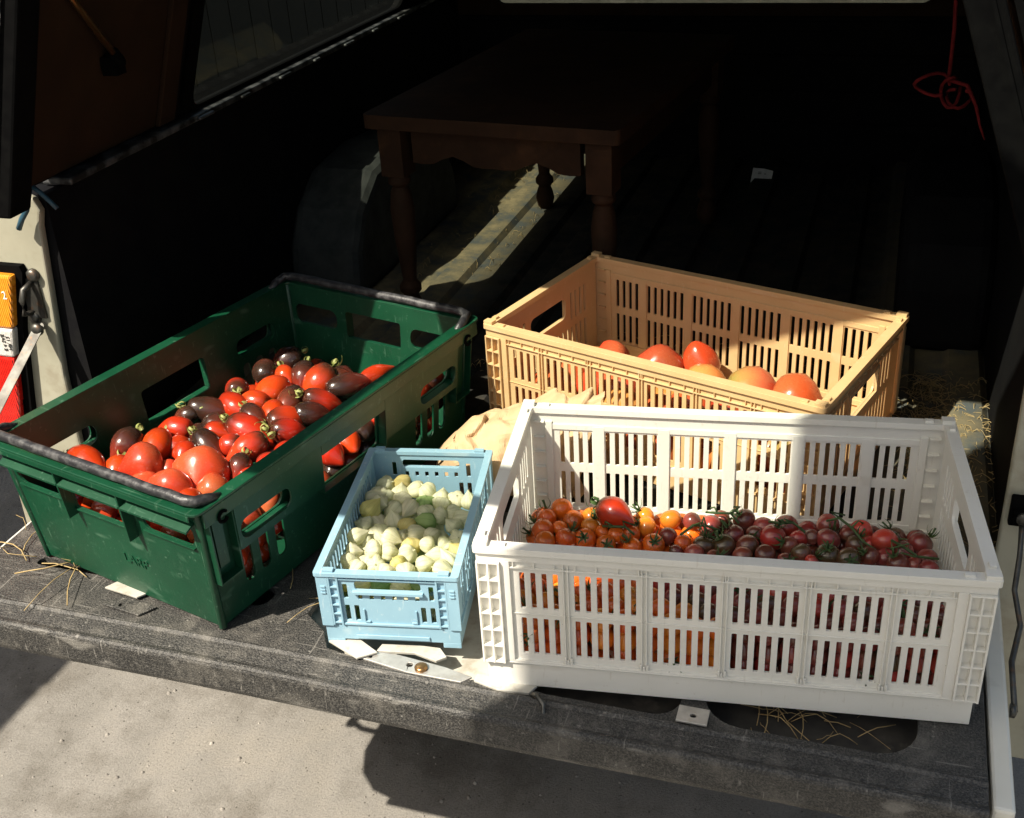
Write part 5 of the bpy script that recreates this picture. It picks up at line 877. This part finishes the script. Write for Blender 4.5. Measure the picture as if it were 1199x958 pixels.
for i, (x, y, z, r, c, el, tip, cal) in enumerate(TAN):
    o = add_tomato('oxheart_tomato', {'x': 'oxheart', 'o': 'oxheart_orange', 'v': 'oxheart_green'}[c], tan_, (x, y - .008, z - (.018 if el > 1.2 else .024)), r * (1.02 if el < 1.3 else 1.1), el * (.95 if el < 1.3 else .86), (.35 if el > 1.2 else .6), world_axis(tip, .3) if el < 1.3 else (.25, .1, -1), None, var=i % 2)
    tag(o, TL[i], 'tomato', 'oxheart tomatoes in the tan crate')
# husked berries
HM = {}
for k, mt in (('w', 'husk'), ('y', 'husk_yellow'), ('g', 'husk_green')):
    for v in range(5):
        e_ = (1, .9, 1.1, .82, 1.0)[v]
        pr = [(0, -1.42), (.07, -1.30), (.26, -1.02), (.55, -.70), (.82, -.36), (.98, .0), (1.0, .30), (.86, .62), (.58, .84), (.28, .90), (.08, .90), (.05, 1.12), (0, 1.15)]
        me = lathe_mesh('husk', [(a, b_ * e_) for a, b_ in pr], 30, 5, (.20, .13, .24, .16, .10)[v], 50 + v, (.09, .13, .08, .12, .10)[v]); me.materials.append(M[mt]); HM[(k, v)] = me
def add_husk(p, r, c):
    o = bpy.data.objects.new('husked_berry', HM[(c, rnd.randrange(5))]); col.objects.link(o)
    W = Matrix.Translation(blue.location) @ Matrix.Rotation(blue.rotation_euler.z, 4, 'Z'); o.location = W @ Vector(p)
    q = Vector((rnd.gauss(0, 1), rnd.gauss(0, 1), rnd.gauss(0, .6))).to_track_quat('Z', 'Y') @ Euler((0, 0, rnd.uniform(0, 6.28))).to_quaternion()
    o.rotation_euler = q.to_euler(); s = r / 1000 * rnd.uniform(1.0, 1.15); o.scale = (s * rnd.uniform(.9, 1.06), s * rnd.uniform(.9, 1.06), s); return o
bl = []; bw = []
for x, y, z, r, c in BLUE:
    x = max(-.064, min(.064, x)); y = max(-.114, min(.116, y))
    o = add_husk((x, y, z), r, c); tag(o, cat='husked berry', group='husked berries in the blue crate'); bl.append(o); bw.append({'w': 'pale papery husked berry', 'y': 'yellowish papery husked berry', 'g': 'green papery husked berry'}[c])
label_rows(bl, bw, 6, ['front', 'second', 'third', 'fourth', 'fifth', 'back'], 'the blue crate', blue)
# buried layers, seen only through slots and gaps
rnd.seed(41)
FL = {'W': ('cherry_tomato', white, 'cherry tomato buried under the top layer in the white crate', 'buried cherry tomatoes in the white crate'), 'G': ('plum_tomato', green, 'plum tomato buried under the top layer in the green crate', 'buried plum tomatoes in the green crate'),
      'B': ('husked_berry', blue, 'husked berry buried under the top layer in the blue crate', 'buried husked berries in the blue crate'), 'T': ('oxheart_tomato', tan_, 'oxheart tomato low in the tan crate, seen through its front slots', 'oxheart tomatoes low in the tan crate')}
for k, c, x, y, z, r in FILL:
    kind, cr, lb, gp = FL[k]; p = Vector((x, y, z))
    if k == 'B': o = add_husk(p, r * 1000, c)
    elif k == 'T': o = add_tomato(kind, {'x': 'oxheart', 'o': 'oxheart_orange', 'v': 'oxheart_green'}[c], cr, p, r * 1000, .9, .4, (rnd.gauss(0, 1), rnd.gauss(0, 1), .5))
    elif k == 'G': o = add_tomato('oxheart_tomato' if c == 'x' else kind, CLS[c][0], cr, p, r * 1000, 1.2 if c != 'x' else .9, .8, (rnd.gauss(0, 1), rnd.gauss(0, 1), .3))
    else: o = add_tomato(kind, 'olive_dark' if c == 'd' else CLS[c][0], cr, p, r * 1000, 1.0, .1, (rnd.gauss(0, 1), rnd.gauss(0, 1), .5), 'cherry' if rnd.random() < .3 else None, 'leaf_green')
    tag(o, lb, 'husked berry' if k == 'B' else 'tomato', gp)
# green vine bits on the cherry tomatoes
def vine(pts, label):
    mb = MB(); P = [white.location + Vector(p) for p in pts]; mb.tube(P, [.0016, .0018, .0015, .0015, .001][:len(P)], 6)
    for i in (1, 2): 
        q = P[i]; mb.tube([q, q + Vector((rnd.uniform(-.012, .012), rnd.uniform(-.01, .01), .006)), q + Vector((rnd.uniform(-.02, .02), rnd.uniform(-.014, .014), .002))], [.0014, .0011, .0012], 5)
    o = mb.build('vine_stem', M['leaf_green']); tag(o, label, 'stem')
vine([(-.055, .020, .100), (-.040, .030, .108), (-.025, .034, .106), (-.008, .030, .103)], 'green truss stem lying where the orange cherry tomatoes meet the purple ones')
vine([(.118, .062, .104), (.132, .058, .112), (.146, .048, .106), (.158, .030, .100), (.172, .02, .096)], 'green truss stem on the purple cherry tomatoes right of the middle of the white crate')
vine([(.050, .055, .103), (.064, .044, .109), (.078, .050, .107), (.092, .040, .101)], 'green truss stem by the ruby red tomatoes near the middle of the white crate')
vine([(-.150, .030, .099), (-.136, .020, .106), (-.122, .024, .104), (-.110, .016, .099)], 'green truss stem among the orange cherry tomatoes below the big plum tomato')
vine([(-.026, .070, .101), (-.012, .058, .109), (.004, .062, .107), (.014, .050, .101)], 'green truss stem among the purple tomatoes at the back of the white crate')
vine([(.19, .030, .104), (.206, .012, .105), (.216, .002, .103), (.24, .004, .100)], 'green truss stem at the right end of the white crate')
# ------------------------------------------------------------------ light
w = bpy.data.worlds.new('World'); scene.world = w; w.use_nodes = True; nt = w.node_tree
S = Vector((-.55, -.57, 1)).normalized(); el = math.asin(S.z)
sky = nt.nodes.new('ShaderNodeTexSky'); sky.sky_type = 'NISHITA'; sky.sun_disc = False; sky.sun_elevation = el; sky.sun_rotation = math.atan2(S.x, S.y)
sky.dust_density = 3; sky.air_density = 1.2; sky.ozone_density = .6
wm = nt.nodes.new('ShaderNodeMix'); wm.data_type = 'RGBA'; wm.blend_type = 'MULTIPLY'; wm.inputs[0].default_value = 1; wm.inputs[7].default_value = (1, .97, .91, 1); nt.links.new(sky.outputs[0], wm.inputs[6])
bgd = nt.nodes['Background']; nt.links.new(wm.outputs[2], bgd.inputs[0]); bgd.inputs[1].default_value = SKY
su = bpy.data.lights.new('sun', 'SUN'); su.energy = SUN; su.angle = R(.5); su.color = (1, .91, .77)
so = bpy.data.objects.new('sun', su); col.objects.link(so); so.rotation_euler = (-S).to_track_quat('-Z', 'Y').to_euler(); so.location = (-3, -3, 6)
# ------------------------------------------------------------------ camera
cd_ = bpy.data.cameras.new('camera'); co = bpy.data.objects.new('camera', cd_); col.objects.link(co); scene.camera = co
co.location = (-.0062, -1.1270, .9173); co.rotation_euler = (1.0684, .0551, .1853)
cd_.sensor_width = 36; cd_.sensor_fit = 'HORIZONTAL'; cd_.lens = 1340.92 / 1199 * 36; cd_.shift_x = 4.5 / 1199; cd_.shift_y = -7 / 1199; cd_.clip_start = .02; cd_.clip_end = 400
vs_ = scene.view_settings; vs_.view_transform = 'Standard'; vs_.look = 'None'; vs_.exposure = EXPO; vs_.gamma = 1
scene.render.engine = 'CYCLES'; scene.cycles.use_denoising = True; scene.cycles.max_bounces = 10; scene.cycles.transparent_max_bounces = 12
scene.cycles.caustics_reflective = False; scene.cycles.caustics_refractive = False; scene.cycles.sample_clamp_indirect = 6
